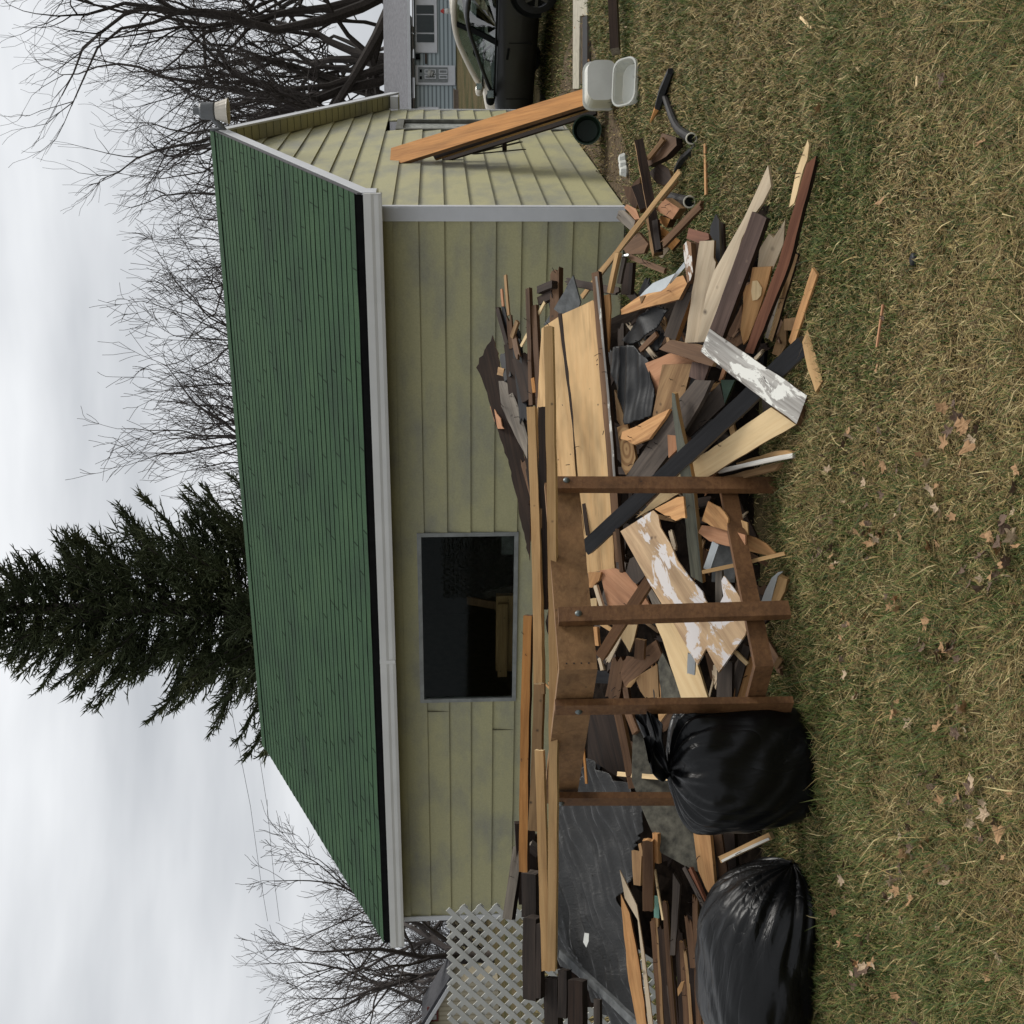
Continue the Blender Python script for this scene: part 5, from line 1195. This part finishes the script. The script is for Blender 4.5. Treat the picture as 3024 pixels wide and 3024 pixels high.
L('brown_board','brown board edge running up beside the wall side plywood','brown',(1575,900),(1602,1330),15,.03,.20,.28)
L('brown_board','dark brown board under the wall side plywood edge','dark',(1582,1200),(1592,1560),26,.03,.26,.3)
L('orange_offcut','amber chip caught between stick and plywood','orange',(1572,1115),(1577,1160),9,.02,.26,.26)
L('brown_board','brown board end low under the plywood beside the tall stud','brown',(1600,1420),(1625,1560),30,.03,.2,.3)
# nails standing out of the plywood
for i, (x, y) in enumerate([(1625,967),(1762,1066),(1765,1076),(1784,1195),(1780,1283),(1660,1195),(1682,1372)]):
    q = pp(x, y, 'P', .37); b = MB(); b.tube([q, q+Vector((RB.uniform(-.01,.03), -.05, RB.uniform(.0,.03)))], .0025, 5); tag(b.build('nail', M['nail']), 'bent rusty nail sticking out of the plywood boards', 'nail', 'nails in the plywood')

# ---- the deck rail frame
fr_ = on_ground(2330, 1900, 0); fr = empty('deck_frame', (fr_.x, fr_.y+.4, 0), 'brown stained deck rail frame with four bolted posts standing in front of the heap', 'railing')
fi = Matrix.Translation(-fr.location)
def fbox(name, a, c, wv, hv, mat, parent=fr):
    b = MB(); b.obox(a-fr.location, c-fr.location, wv, hv); return b.build(name, mat, parent)
D1, DCN, D4 = 6.85, 6.0, 7.04
cn_t, cn_b = at(1708, 1977, DCN), at(2258, 1968, DCN)
e1_t, e1_b = at(1658, 1425, D1+.03), at(2148, 1425, D1+.03)
e4_t, e4_b = at(1653, 2372, D4+.05), at(2150, 2372, D4+.05)
def rail(a, c, h, th, mat, name='rail', ends=None):
    X = (c-a).normalized(); n = Vector((X.y, -X.x, 0)).normalized()
    if n.dot(CAM-a) < 0: n = -n
    return fbox(name, a-n*th/2, c-n*th/2, n*th/2, Vector((0,0,h/2)), mat), n
_, n1_ = rail(e1_t, cn_t, .186, .036, W['framel'], 'top_rail'); _, n2_ = rail(cn_t, e4_t, .186, .036, W['framel'], 'top_rail')
rail(e1_b, cn_b, .09, .036, W['frame'], 'bottom_rail'); rail(cn_b, e4_b, .09, .036, W['frame'], 'bottom_rail')
b = MB()
for i in range(4):
    for (q, off, k) in ((cn_t, .06, .13),): 
        P_ = q-(cn_t-e1_t).normalized()*.035+Vector((0,0,.055-i*.036))+n1_*.001; b.tube([P_-fr.location-n1_*.002, P_-fr.location+n1_*.003], .0045, 7)
b.build('screw_hole', M['nail'], fr)
def post(top, bot, n, d, mat=W['frame']):
    a, c = at(*top, d), at(*bot, d); X = (c-a).normalized(); s = X.cross(n).normalized()
    po = fbox('post', a+n*.021, c+n*.021, s*.046, n*.019, mat)
    return a, c, n, s, po
posts = []
def lerp_d(py): return D1+(DCN-D1)*(py-1425)/(1977-1425) if py < 1977 else DCN+(D4-DCN)*(py-1977)/(2372-1977)
for (top, bot, n, bolts) in (((1620,1439),(2322,1441),n1_,[(1672,1429),(2149,1434)]), ((1648,1829),(2328,1809),n1_,[(1707,1826),(2234,1805)]), ((1638,2078),(2336,2069),n2_,[(1708,2090),(2238,2078)]), ((1632,2349),(2245,2349),n2_,[(1656,2359),(2155,2352)])):
    dd = 1/((1/D1)+(1/DCN-1/D1)*(top[1]-1425)/(1977-1425)) if top[1] < 1977 else 1/((1/DCN)+(1/D4-1/DCN)*(top[1]-1977)/(2372-1977))
    a, c, n, s, po = post(top, bot, n, dd)
    for px, py in bolts:
        q = at(px, py, dd); q = q+n*(.044-(q-a).dot(n)); hb = lathe([(0, .012), (.010, .011), (.017, .006), (.019, 0)], 12); z = n; x_ = z.orthogonal().normalized(); y_ = z.cross(x_)
        hb.v = [tuple(q-fr.location+x_*v[0]+y_*v[1]+z*v[2]) for v in hb.v]; hb.build('bolt', M['bolt'], po, smooth=True)

# ---- long studs resting on top of frame and heap
FH = (0, -.55, .83)
L('long_stud','longest pale stud lying across the frame posts, nearest the viewer','stud',(1618,962),(1627,2868),25,.038,dA=6.42,dC=6.60,hint=(0,-.93,.36),side='cream')
L('long_stud','stud paired behind the longest pale stud at its lower end','stud',(1591,2215),(1612,2870),25,.038,dA=6.80,dC=6.72,hint=(0,-.93,.36),side='cream')
L('long_stud','pale stud with bright edge resting on heap and window side of the frame','stud',(1567,1200),(1588,2018),25,.06,dA=7.75,dC=7.35,hint=(0,-.93,.36),side='cream')
L('long_stud','tan stud continuing behind the longest stud between second and last post','tan',(1590,2020),(1572,2455),28,.05,dA=7.5,dC=7.55,hint=(0,-.93,.36),side='stud')
L('red_stud','reddish brown stud lying highest, closest to the garage window','orange',(1558,1817),(1545,2577),25,.05,dA=7.8,dC=7.9,hint=(0,-.93,.36),side='brown')
L('split_lath','thin brown lath between the pale studs in front of the window','tan',(1596,1500),(1603,2050),9,.03,dA=7.6,dC=7.45,hint=(0,-.93,.36))
L('brown_stud','dark stud in the shade under the pale studs right of the first post','dark',(1600,1200),(1606,1800),22,.04,dA=7.7,dC=7.5,hint=(0,-.93,.36))

# ---- inside and behind the frame
B('veneer_sheet','big peeled veneer sheet with torn edge leaning behind the second post','veneer',1.2,.62,[(1929,1507),(1944,1522),(1950,1557),(1979,1605),(2000,1654),(2037,1706),(2074,1747),(2091,1785),(2124,1785),(2136,1760),(2130,1715),(2138,1700),(2178,1752),(2205,1800),(2207,1843),(2201,1874),(2122,1986),(2085,1915),(2059,1964),(1993,1848),(1956,1787),(1917,1722),(1832,1569)],.56,jag=.10,hint=(.05,-.8,.6))
B('cream_plank','smooth cream plank leaning between second and third post','cream',2,.52,[(1930,1830),(1985,1830),(2060,1965),(2085,2045),(2098,2085),(2018,2085),(1956,1888)],.48,hint=(.05,-.75,.65))
B('salmon_board','salmon plywood piece behind the brown diagonal between first and second post','salmon',1.5,.40,[(1770,1685),(1815,1678),(1860,1695),(1920,1790),(1965,1830),(1810,1830),(1795,1790)],.40)
L('frame_offcut','brown stained offcut leaning diagonally behind the second post','frame',(1914,1716),(1768,1942),28,.05,.66,.66,side='framel')
L('pale_stick','pale grey stick behind the top rail right of the second post','pale',(1756,1728),(1778,1800),10,.02,.5,.5)
B('fresh_offcut','fresh torn end behind the top rail beside the pale grey stick','fresh',1.5,.44,[(1736,1690),(1775,1690),(1768,1715),(1750,1735),(1740,1735)],.44,jag=.1)
L('fresh_offcut','fresh board edge peeking out right under the top rail at the second post','cream',(1752,1766),(1753,1800),18,.02,.5,.5)
L('fresh_offcut','narrow fresh board edge below the top rail left of the second post','fresh',(1757,1850),(1762,1908),11,.02,.5,.5)
L('pale_stick','short speckled stick below the end of the brown diagonal','pale',(1768,1942),(1778,1980),9,.02,.46,.46)
B('pale_wedge','pale wedge shaped board pointing down behind the brown diagonal','cream',1.5,.44,[(1828,1874),(1846,1845),(1882,1845),(1872,1890),(1859,1926),(1850,1910)],.44,side='tan')
B('grey_stick','grey board strip beside the big peeled veneer sheet','grey',1.5,.46,[(1905,1735),(1922,1735),(1955,1790),(1930,1795)],.46)
B('dark_board','charcoal board with flecks of paint above the salmon plywood','gbrown',1.5,.42,[(1848,1690),(1860,1650),(1880,1640),(1905,1700),(1880,1725),(1872,1720)],.42)
L('brown_board','brown board end running down from the big lower plywood','brown',(1822,1560),(1835,1690),11,.03,.46,.48)
B('slate_sheet','narrow mossy slate sheet left of the smooth cream plank','mossy',1,.40,[(1943,1957),(1956,1928),(1980,1975),(2012,2046),(2020,2085),(1954,2085)],.40)
B('hanging_sheet','dark brown sheet hanging behind between second and third post','brown',1.2,.34,[(1850,1938),(1892,1946),(1910,1909),(1937,1890),(1956,1938),(1890,1992),(1846,2031),(1832,1990)],.34)
B('torn_sheet','tan torn sheet with curling edge below the dark brown sheet','tan',1.2,.36,[(1890,1992),(1941,1961),(1946,2060),(1906,2062),(1890,2040),(1877,2006)],.36,jag=.12)
B('splinter','curled yellow splinter beside the tan torn sheet','stud',.8,.40,[(1892,1992),(1880,2000),(1858,2015),(1848,2030),(1862,2030),(1874,2015),(1880,2003)],.4)
L('block_offcut','small dark block hanging behind the second post, lower side','brown',(1890,1888),(1886,1948),28,.03,.44,.44,side='tan')
B('ply_fragment','torn orange plywood fragment behind the mossy batten','fresh',1.2,.5,[(1933,1503),(2000,1468),(2018,1466),(2024,1530),(1995,1538),(1960,1520)],.5,jag=.1)
B('ply_fragment','torn plywood fragment right beside the first post behind the bottom rail','fresh',1.2,.36,[(2091,1480),(2124,1497),(2150,1530),(2150,1568),(2099,1553),(2072,1538)],.36,jag=.1)
B('ply_fragment','salmon torn plywood strip passing behind the bottom rail','salmon',1.2,.34,[(2062,1573),(2072,1551),(2140,1559),(2200,1580),(2200,1620),(2145,1612),(2095,1598)],.34,jag=.1)
B('ply_fragment','long torn plywood splinter reaching the grass left of the bottom rail','fresh',1.2,.22,[(2195,1578),(2230,1588),(2262,1606),(2290,1634),(2265,1640),(2209,1627)],.14,jag=.06)
B('ply_fragment','small torn plywood piece just above the bottom rail near the first post','stud',1.2,.26,[(2188,1536),(2207,1543),(2209,1580),(2198,1578)],.26,jag=.05)
L('lath','thin lath sticking out into the grass under the bottom rail','stud',(2072,1690),(2318,1634),11,.012,.5,.22)
L('metal_channel','bare metal channel standing behind the mossy batten end','galv',(2113,1603),(2086,1683),19,.012,.36,.38)
L('dark_board','dark slate board behind the metal channel','slate',(2140,1600),(2135,1720),60,.02,.2,.24)
L('grey_stick','short grey board end beside the white veneer corner','grey',(2122,1683),(2122,1785),17,.02,.42,.42)
B('metal_flashing','torn metal flashing scrap lying at the grass edge by the second post','galv',.4,.14,[(2298,1690),(2312,1688),(2296,1702),(2275,1781),(2240,1800),(2260,1743),(2279,1706)],.16)
B('rotten_offcut','yellow rotten wood piece under the torn metal flashing','stud',3,.11,[(2300,1700),(2325,1712),(2318,1745),(2298,1785),(2272,1790)],.13,jag=.08)
L('tan_board','tan board below the veneer corner between second and third post','gbrown',(2140,1950),(2138,2070),37,.02,.44,.42)
L('brown_board','dark narrow board between the tan board and the bottom rail bend','gbrown',(2206,1905),(2160,2075),19,.02,.40,.38)
L('fresh_board','fresh board running down to the bottom rail bend','fresh',(2212,1940),(2180,2075),34,.02,.36,.36)
L('lath','short fresh lath poking up to the veneer sheet tip','cream',(2169,1924),(2207,1962),11,.02,.5,.46)
L('sheet_metal','curled blue grey metal scrap lying on the smooth cream plank','galv',(2042,1930),(2040,1992),20,.01,.60,.58)
L('board_offcut','tiny tan offcut in the grass by the bottom rail bend','tan',(2305,1945),(2288,1972),14,.02,.05,.05)
L('brown_stud','dark brown stud slanting behind the third and fourth posts','brown',(1818,2080),(1868,2330),22,.04,.50,.46,side='tan')
L('brown_stick','rounded brown stick end beside the dark brown stud','brown',(1852,2100),(1876,2164),20,.03,.46,.46)
L('pale_stick','pale board edge running across to the tied bag neck','cream',(1822,2285),(1972,2298),12,.02,.44,.50)
L('thin_stick','thin orange stick over the tarp corner under the top rail','orange',(1722,2209),(1731,2315),6,.01,.6,.6)
B('ply_fragment','torn cream plywood beside the neck of the tied bag','stud',1,.5,[(1884,2101),(1960,2085),(2012,2092),(1965,2110),(1945,2140),(1933,2172),(1912,2140)],.5,jag=.1)
B('slate_sheet','long mossy grey slate sheet standing under the tied black bag','mossy',1,.38,[(1868,2095),(1895,2098),(1940,2175),(1912,2245),(1985,2310),(2045,2400),(2055,2465),(2061,2575),(1951,2518),(1890,2374),(1866,2306)],.42,hint=(.05,-.85,.5))
B('dark_board','almost black board in the hollow between third and fourth post','dark',1.5,.25,[(1740,2110),(1830,2110),(1850,2310),(1735,2240)],.25)

# ---- tarp and split boards on the left
tm_, t, p = new_mat('crinkled dark tarp'); p.inputs['Base Color'].default_value = (.030,.029,.027,1); p.inputs['Roughness'].default_value = .36; p.inputs['Specular IOR Level'].default_value = .55
n_ = nd(t, 'ShaderNodeTexNoise', Scale=22, Detail=6, Roughness=.65); t.links.new(coords(t, (1,2.2,1)), n_.inputs['Vector']); bump(t, p, n_.outputs['Fac'], .5, .02)
sheet('tarp', 'dark crinkled plastic tarp draped over the heap left of the frame', tm_, [(1733,2238),(1795,2285),(1850,2326),(1885,2372),(1902,2454),(1866,2505),(1868,2600),(1838,2640),(1852,2720),(1862,2840),(1888,3070),(1800,3010),(1640,2825),(1628,2600),(1626,2372),(1700,2329)], .12, .34, .042, 8.2, 3.3, dirs=(1,.06), hint=(-.05,-.80,.6), res=150, cat='tarp')
L('tarp_fold','rolled dark edge of the tarp running down to the old timbers','slate',(1650,2815),(1885,3035),24,.03,.10,.32)
B('tarp_tear','small bright torn flap of plastic on the tarp','plastic_w',.3,.40,[(1726,2755),(1739,2757),(1738,2780),(1731,2798),(1722,2782)],.4)
B('split_board','broad fresh split board on top of the stack beside the tarp','fresh',2.5,.50,[(1833,2640),(1859,2697),(1886,2836),(1912,3045),(1885,3045),(1856,2896),(1839,2717)],.55,side='brown',hint=(.35,-.8,.5))
B('split_board','pale sharp splinter of board with a ragged edge in the stack','pale',1.5,.55,[(1830,2569),(1880,2673),(1901,2807),(1930,3045),(1916,3045),(1883,2717),(1845,2652)],.6,hint=(.35,-.8,.5),jag=.12)
L('stud_offcut','short stud with sawn end lying on top of the split boards','brown',(1912,2482),(1913,2692),30,.055,.66,.66,side='fresh',hint=(.25,-.9,.3))
B('board_offcut','brown offcut with screw holes beside the short stud','tan',2,.50,[(1865,2512),(1895,2518),(1891,2616),(1871,2613)],.5)
L('thin_stick','thin splinter between tarp and short stud','tan',(1888,2490),(1896,2530),8,.01,.56,.56)
L('fresh_offcut','fresh stick end between short stud and mossy slate','fresh',(1934,2460),(1937,2550),14,.03,.56,.56)
B('split_board','dark brown split board with pointed top in the middle of the stack','gbrown',2,.46,[(1987,2578),(2008,2613),(1993,2821),(1978,2821)],.46)
L('grey_stick','grey stick slanting across the stack under the mossy slate','gbrown',(2018,2560),(2085,2690),11,.02,.48,.5)
L('red_stick','reddish stick slanting beside the grey stick','red',(2035,2563),(2088,2682),9,.02,.46,.48)
B('fresh_board','fresh splintered board coming out from under the tied bag','fresh',2.2,.48,[(2045,2440),(2095,2440),(2112,2628),(2106,2660),(2085,2625),(2061,2569)],.46,jag=.06)
L('fresh_stick','fresh stick end resting on the edge of the smooth bag','cream',(2112,2668),(2063,2752),15,.03,.56,.56)
L('trim_piece','fresh trim piece with white painted groove between the two bags','stud',(2275,2468),(2124,2540),18,.03,.30,.42,hint=(0,-.6,.8),side='cream')
L('trim_strip','white painted strip along the fresh trim piece between the bags','white',(2272,2476),(2130,2544),6,.034,.31,.43,hint=(0,-.6,.8))
L('brown_board','brown board under the trim piece between the two bags','brown',(2115,2440),(2142,2620),22,.02,.34,.36,jag=2)
L('brown_board','second brown board under the trim piece, nearer the grass','dark',(2150,2450),(2160,2600),30,.03,.24,.26,jag=2)
L('teal_offcut','small teal painted board chip in the split board stack','teal',(1936,2645),(1939,2712),14,.01,.54,.54)
L('thin_stick','thin pale edge of a board right of the teal chip','cream',(1932,2567),(1957,2718),5,.01,.58,.58)
B('splinter','curled fresh splinter tip in the lower split board stack','fresh',1,.60,[(2020,2899),(2014,2925),(2002,2942),(2000,2920),(2010,2902)],.6)
seq = [('brown',1925,2700,1950,3045,14),('tan',1938,2690,1957,3045,8),('dark',1950,2720,1975,3045,20),('brown',1962,2655,1990,3045,13),('purple',1975,2810,1998,3045,16),('dark',2002,2740,2018,3045,22),('brown',2016,2775,2030,3045,20),('tan',2022,2800,2042,3045,9),('dark',2040,2690,2052,3045,24),('brown',2052,2640,2064,3045,14),('brown',2030,2700,2048,2860,18),('tan',2068,2760,2080,3045,7),('brown',2082,2800,2092,3045,16),('gbrown',1965,2820,1990,3045,12),('fresh',2092,2780,2105,3045,8)]
words = ['brown split board lying directly against the tarp in the lower stack', 'narrow tan split board second from the tarp in the lower stack', 'dark wide split board third from the tarp in the lower stack', 'brown split board with its tip by the short stud in the stack', 'umber split board in the lower stack below the curled splinter', 'very dark broad split board left of the pointed dark one', 'broad brown split board in the middle of the lower stack', 'thin tan board edge in the middle of the lower stack', 'widest dark split board under the grey slanting stick', 'brown split board reaching highest beside the pale stick end', 'short brown board lying over the dark split boards', 'thin tan sliver near the smooth bag in the lower stack', 'brown split board partly hidden by the smooth bag', 'grey brown short board among the inner boards of the stack', 'fresh thin sliver touching the smooth bag']
for k, ((mt, ax_, ay_, bx_, by_, wp), wd_) in enumerate(zip(seq, words)):
    L('split_board', wd_, mt, (ax_, ay_), (bx_, by_), wp, .03, .36+.012*(k % 4), .40+.012*(k % 4), jag=1, hint=(.45 if k % 2 else -.1, -.8, .5), side='tan' if k % 3 == 0 else None)

# ---- old dark timbers and the lattice on the far left
OT = dict(hint=(0,-.85,.5))
L('old_timber','thick dark weathered timber lying in front of the lattice, end grain toward the heap','timber',(1563,2712),(1563,2955),38,.12,dA=8.3,dC=8.25,side='timber',**OT)
L('old_timber','dark weathered timber behind the stud ends, right of the lattice','timber',(1560,2580),(1561,2712),42,.10,dA=8.5,dC=8.5,side='gbrown',**OT)
L('old_timber','slanting grey brown timber standing against the siding beside the lattice','grey',(1529,2500),(1497,2716),27,.06,dA=8.7,dC=8.6,side='timber',**OT)
L('old_timber','narrow dark timber along the thick one, nearer the long studs','timber',(1591,2728),(1589,2950),15,.06,dA=8.2,dC=8.15,**OT)
L('old_timber','upright dark timber end below the long stud tips','timber',(1660,2866),(1659,3008),25,.08,dA=8.0,dC=7.95,**OT)
L('old_timber','brown cracked timber under the tarp edge','dark',(1698,2895),(1698,3060),42,.08,dA=7.9,dC=7.85,side='timber',**OT)
L('old_timber','grey brown stake end under the tarp fold','gbrown',(1762,2950),(1762,3060),17,.04,dA=7.75,dC=7.7,**OT)
L('old_timber','short dark timber with pale end under the reddish stud','timber',(1560,2500),(1590,2525),24,.06,dA=8.6,dC=8.6,side='grey',**OT)
L('old_timber','dark timber lying lowest behind the upright timber end','timber',(1625,2890),(1628,3060),40,.08,dA=8.2,dC=8.15,**OT)
b = MB()
for i in range(9):
    a_ = at(1560+i*22, 2560+i*38, 8.7+.02*i); b.obox(a_+Vector((-.25,0,0)), a_+Vector((.3,.05,.02)), (0,.04,0), (0,.0,.07))
o = b.build('timber_heap', W['dark']); tag(o, 'dark stacked timbers in shade behind the thick weathered timber', 'timber')
# lattice panel: two layers of diagonal strips with scalloped (clipped) ends
def lattice():
    d = 10.0; org = at(1326, 2680, d); Xd = Vector((-1, .10, 0)).normalized(); Wd_, Hd = 2.4, 1.80
    b = MB(); sw, pitch = .040, .130
    N = Vector((Xd.y, -Xd.x, 0)); N = N if N.dot(CAM-org) > 0 else -N
    for layer, sg in ((0, 1), (1, -1)):
        c = -Hd if sg == 1 else 0
        k = 0
        while True:
            off = k*pitch
            # line: u*1 + sg*v = const
            if sg == 1:
                c0 = off
                if c0 > Wd_+Hd: break
                u0, v0 = max(0, c0-Hd), min(c0, Hd); u1, v1 = min(c0, Wd_), max(0, c0-Wd_)
            else:
                c0 = -Hd+off
                if c0 > Wd_: break
                u0, v0 = max(0, c0), max(0, -c0); u1, v1 = min(Wd_, c0+Hd), min(Hd, Wd_-c0)
            if math.hypot(u1-u0, v1-v0) > .05:
                off_n = N*(.006 if layer else -.006)
                P_ = lambda u, v: org+Xd*u-Vector((0,0,1))*v+off_n
                a_, e_ = P_(u0, v0), P_(u1, v1); t_ = (e_-a_).normalized(); s_ = t_.cross(N)
                b.obox(a_-t_*.015, e_+t_*.015, s_*sw/2, N*.004)
            k += 1
    o = b.build('lattice', M['lattice']); tag(o, 'white diagonal lattice panel standing behind the old timbers by the garage corner', 'lattice')
lattice()
# dry brush seen through the lattice
b = MB(); rn = random.Random(6)
for i in range(170):
    a_ = on_ground(1650, 3000); a_ = Vector((-4.6+rn.gauss(0,.7), 11.3+rn.uniform(0,1.2), 0)); e_ = a_+Vector((rn.gauss(0,.3), rn.gauss(0,.2), rn.uniform(.5,1.25))); b.tube([a_, a_.lerp(e_, .5)+Vector((rn.gauss(0,.06),0,.03)), e_], [.006,.004,.002], 3, cap=False)
tag(b.build('dry_brush', plain('dry yellow stems', (.36,.29,.13), .9)), None, None, kind='stuff')

# ================================================================== BAGS
bm_, t, p = new_mat('glossy black bag plastic'); p.inputs['Base Color'].default_value = (.004,.0042,.0046,1); p.inputs['Roughness'].default_value = .32; p.inputs['Specular IOR Level'].default_value = .26
v = coords(t, (1,1,.30)); n1 = nd(t, 'ShaderNodeTexNoise', Scale=6, Detail=3, Roughness=.5, Distortion=.9); t.links.new(v, n1.inputs['Vector'])
sb = nd(t, 'ShaderNodeMath', operation='SUBTRACT'); sb.inputs[1].default_value = .5; t.links.new(n1.outputs['Fac'], sb.inputs[0]); ab = nd(t, 'ShaderNodeMath', operation='ABSOLUTE'); t.links.new(sb.outputs[0], ab.inputs[0])
pw = nd(t, 'ShaderNodeMath', operation='POWER'); pw.inputs[1].default_value = .55; t.links.new(ab.outputs[0], pw.inputs[0])
vo = nd(t, 'ShaderNodeTexNoise', Scale=13, Detail=2, Roughness=.5, Distortion=1.2); t.links.new(coords(t, (1,1,.22)), vo.inputs['Vector'])
ad = nd(t, 'ShaderNodeMath', operation='MULTIPLY_ADD'); ad.inputs[1].default_value = .45; t.links.new(vo.outputs['Fac'], ad.inputs[0]); t.links.new(pw.outputs[0], ad.inputs[2]); bump(t, p, ad.outputs[0], .42, .022)
def bag(name, label, mw, H, RX, RY, shape, ruffle, seed, nu=150, nv=100, pleat=26, bend=0):
    """closed sack: body of revolution about local z, gathered to a neck at z = H, with a crumpled ruffle above"""
    rn = random.Random(seed); b = MB(); V = []
    def body(q):                                # radius factor along the body, 0 floor .. 1 neck
        return shape(q)
    ph = [rn.uniform(0, 6.28) for _ in range(8)]
    for j in range(nv+1):
        q = j/nv
        for i in range(nu):
            a = 2*math.pi*i/nu; f = shape(q, a)
            n_ = noise.noise(Vector((math.cos(a)*1.6+seed, math.sin(a)*1.6, q*2.6)))
            n3 = noise.noise(Vector((math.cos(a)*4.5, math.sin(a)*4.5+seed, q*4)))
            pl = math.sin(a*pleat+ph[0]+3*n_)+.6*math.sin(a*(pleat*.53)+ph[1]+q*4)
            g = max(0, (q-.55)/.45)**1.4
            f2 = f*(1+.085*n_+.022*n3+.16*g*(1-g*.4)*pl*.55+.014*math.sin(a*9+q*22+4*n_)*(1-g))
            z = H*q+.02*n3*(q > .03)
            V.append((math.cos(a)*RX*f2+bend*max(0, (q-.4)/.6)**3, math.sin(a)*RY*f2, max(z, 0)))
    if ruffle:
        m_ = 20
        for j in range(1, m_+1):
            q = j/m_
            for i in range(nu):
                a = 2*math.pi*i/nu; r = .03+.125*q**.8+.05*q*math.sin(a*5+ph[2])+.035*q*math.sin(a*11+ph[3]+q*3)
                fx, fy, fz = ruffle
                n_ = noise.noise(Vector((math.cos(a)*2, math.sin(a)*2, q*3+seed)))
                V.append((math.cos(a)*r*.75+fx*q*q+.07*n_*q, math.sin(a)*r*.75+fy*q*q+.05*n_*q, H+fz*q*(1-.25*q)+.05*q*math.sin(a*3+ph[4])+.04*q*n_))
        tot = nv+m_
    else: tot = nv
    b.add(V, [(j*nu+i, j*nu+(i+1) % nu, (j+1)*nu+(i+1) % nu, (j+1)*nu+i) for j in range(tot) for i in range(nu)]); b.add(V[:nu], [tuple(range(nu-1, -1, -1))])
    o = b.build(name, bm_, None, mw, smooth=True); return tag(o, label, 'bag')
def sh1(q, a):
    lo_ = .80+.2*(min(1, q/.10)**.5)
    base = .93+.08*math.sin(q*3.0)
    if q < .62: return lo_*base
    t_ = (q-.62)/.38; e = 2.4+3.5*max(0, math.cos(a))
    return (.93+.08*math.sin(.62*3.0)-.05)*(max(0, 1-t_**(e+.8)))**.55+.05
q = on_ground(2432, 2288); q.y += .30
bag('garbage_bag', 'upright tied black garbage bag with a crumpled neck in front of the last posts', Matrix.Translation(q) @ Matrix.Rotation(.15, 4, 'Z') @ Matrix.Rotation(-.03, 4, 'Y'), .70, .33, .30, sh1, (.24, -.05, .13), 3)
def sh2(q, a):
    if q < .30: return .35+.65*math.sin(q/.30*math.pi/2)**.75
    if q < .55: return 1.0
    t_ = (q-.55)/.45; return max(.04, (1-t_**3.6)**.62)
q = on_ground(2440, 3110); q.y += .46
zx = Vector((1.0, -.16, -.05)).normalized(); mw = frame(q+Vector((-.20,0,.275)), zx, (0,-.3,1))
# local z of the bag runs towards its neck, local x points down
mw2 = Matrix((( -mw.col[2].x, mw.col[1].x, mw.col[0].x, mw.col[3].x), (-mw.col[2].y, mw.col[1].y, mw.col[0].y, mw.col[3].y), (-mw.col[2].z, mw.col[1].z, mw.col[0].z, mw.col[3].z), (0,0,0,1)))
bag2 = bag('garbage_bag', 'smooth bulging black garbage bag lying on its side nearest the lawn corner', mw2, 1.04, .265, .38, sh2, None, 8, pleat=22, bend=.17)

# ================================================================== DEAD LEAVES
LM = plain('dead leaf', (.36,.21,.10), .8, var=.4, scale=30, bmp=0); LM2 = plain('pale dead leaf', (.42,.31,.20), .8, var=.3, scale=30, bmp=0); LM3 = plain('dark dead leaf', (.12,.075,.048), .8, var=.4, scale=30, bmp=0)
rn = random.Random(31); protos = []
for k in range(9):
    b = MB(); n = 9; lobes = rn.choice([3, 5, 5]); V = []
    cz = rn.uniform(.15, .7)
    ring = []
    for i in range(lobes*4):
        a = 2*math.pi*i/(lobes*4); r = (1.0 if i % 4 == 0 else .55 if i % 4 == 2 else .72)*rn.uniform(.8, 1.15)
        ring.append((math.cos(a)*r, math.sin(a)*r*.8))
    V = [(0,0,0)]+[(x*.5, y*.5, cz*.18*(x*x+.3*y)+rn.uniform(-.05,.05)) for x, y in ring]+[(x, y, cz*.55*(x*x)+.25*cz*y+rn.uniform(-.08, .14)) for x, y in ring]
    m_ = len(ring); F = [(0, 1+i, 1+(i+1) % m_) for i in range(m_)]+[(1+i, 1+m_+i, 1+m_+(i+1) % m_, 1+(i+1) % m_) for i in range(m_)]
    b.add(V, F); me_ = bpy.data.meshes.new('dead_leaf'); me_.from_pydata(b.v, [], b.f); me_.materials.append([LM, LM3, LM, LM2, LM3][k % 5]); protos.append(me_)
GLF = 'dead leaves on the lawn'
clusters = [(2460,1500),(2610,1590),(2700,2480),(2750,1380),(2610,2570),(2720,2330),(2980,1640),(2930,1600),(2760,2560),(2640,2130),(2640,2630),(2900,2460),(2560,1540),(2820,1250),(2880,2350),(2560,2860),(2520,2850),(2950,1700),(2440,1650),(2520,1830),(2740,1880),(2650,1780),(2830,2110),(2780,1900),(2470,1300)]
def leaf(px, py):
    q = on_ground(px, py, rn.uniform(.035, .065)); me_ = rn.choice(protos)
    o = bpy.data.objects.new('dead_leaf', me_); COL.objects.link(o); s = rn.uniform(.018, .039); o.location = q; o.scale = (s, s, s); o.rotation_euler = (rn.gauss(0, .5), rn.gauss(0, .5), rn.uniform(0, 6.28))
    tag(o, 'small curled dead leaf lying loose in the grass', 'leaf', GLF)
for cx_, cy_ in clusters:
    for _ in range(rn.randint(5, 8)): leaf(cx_+rn.gauss(0, 30), cy_+rn.gauss(0, 34))
for _ in range(30): leaf(rn.uniform(1690, 1850), rn.uniform(-10, 520))
for _ in range(80):
    px = rn.uniform(2350, 3010); py = rn.uniform(0, 3020) if rn.random() < .35 else rn.uniform(1250, 3020)
    if px < 2440 and 1330 < py: px += 130
    leaf(px, py)
print('objects', len(bpy.data.objects))
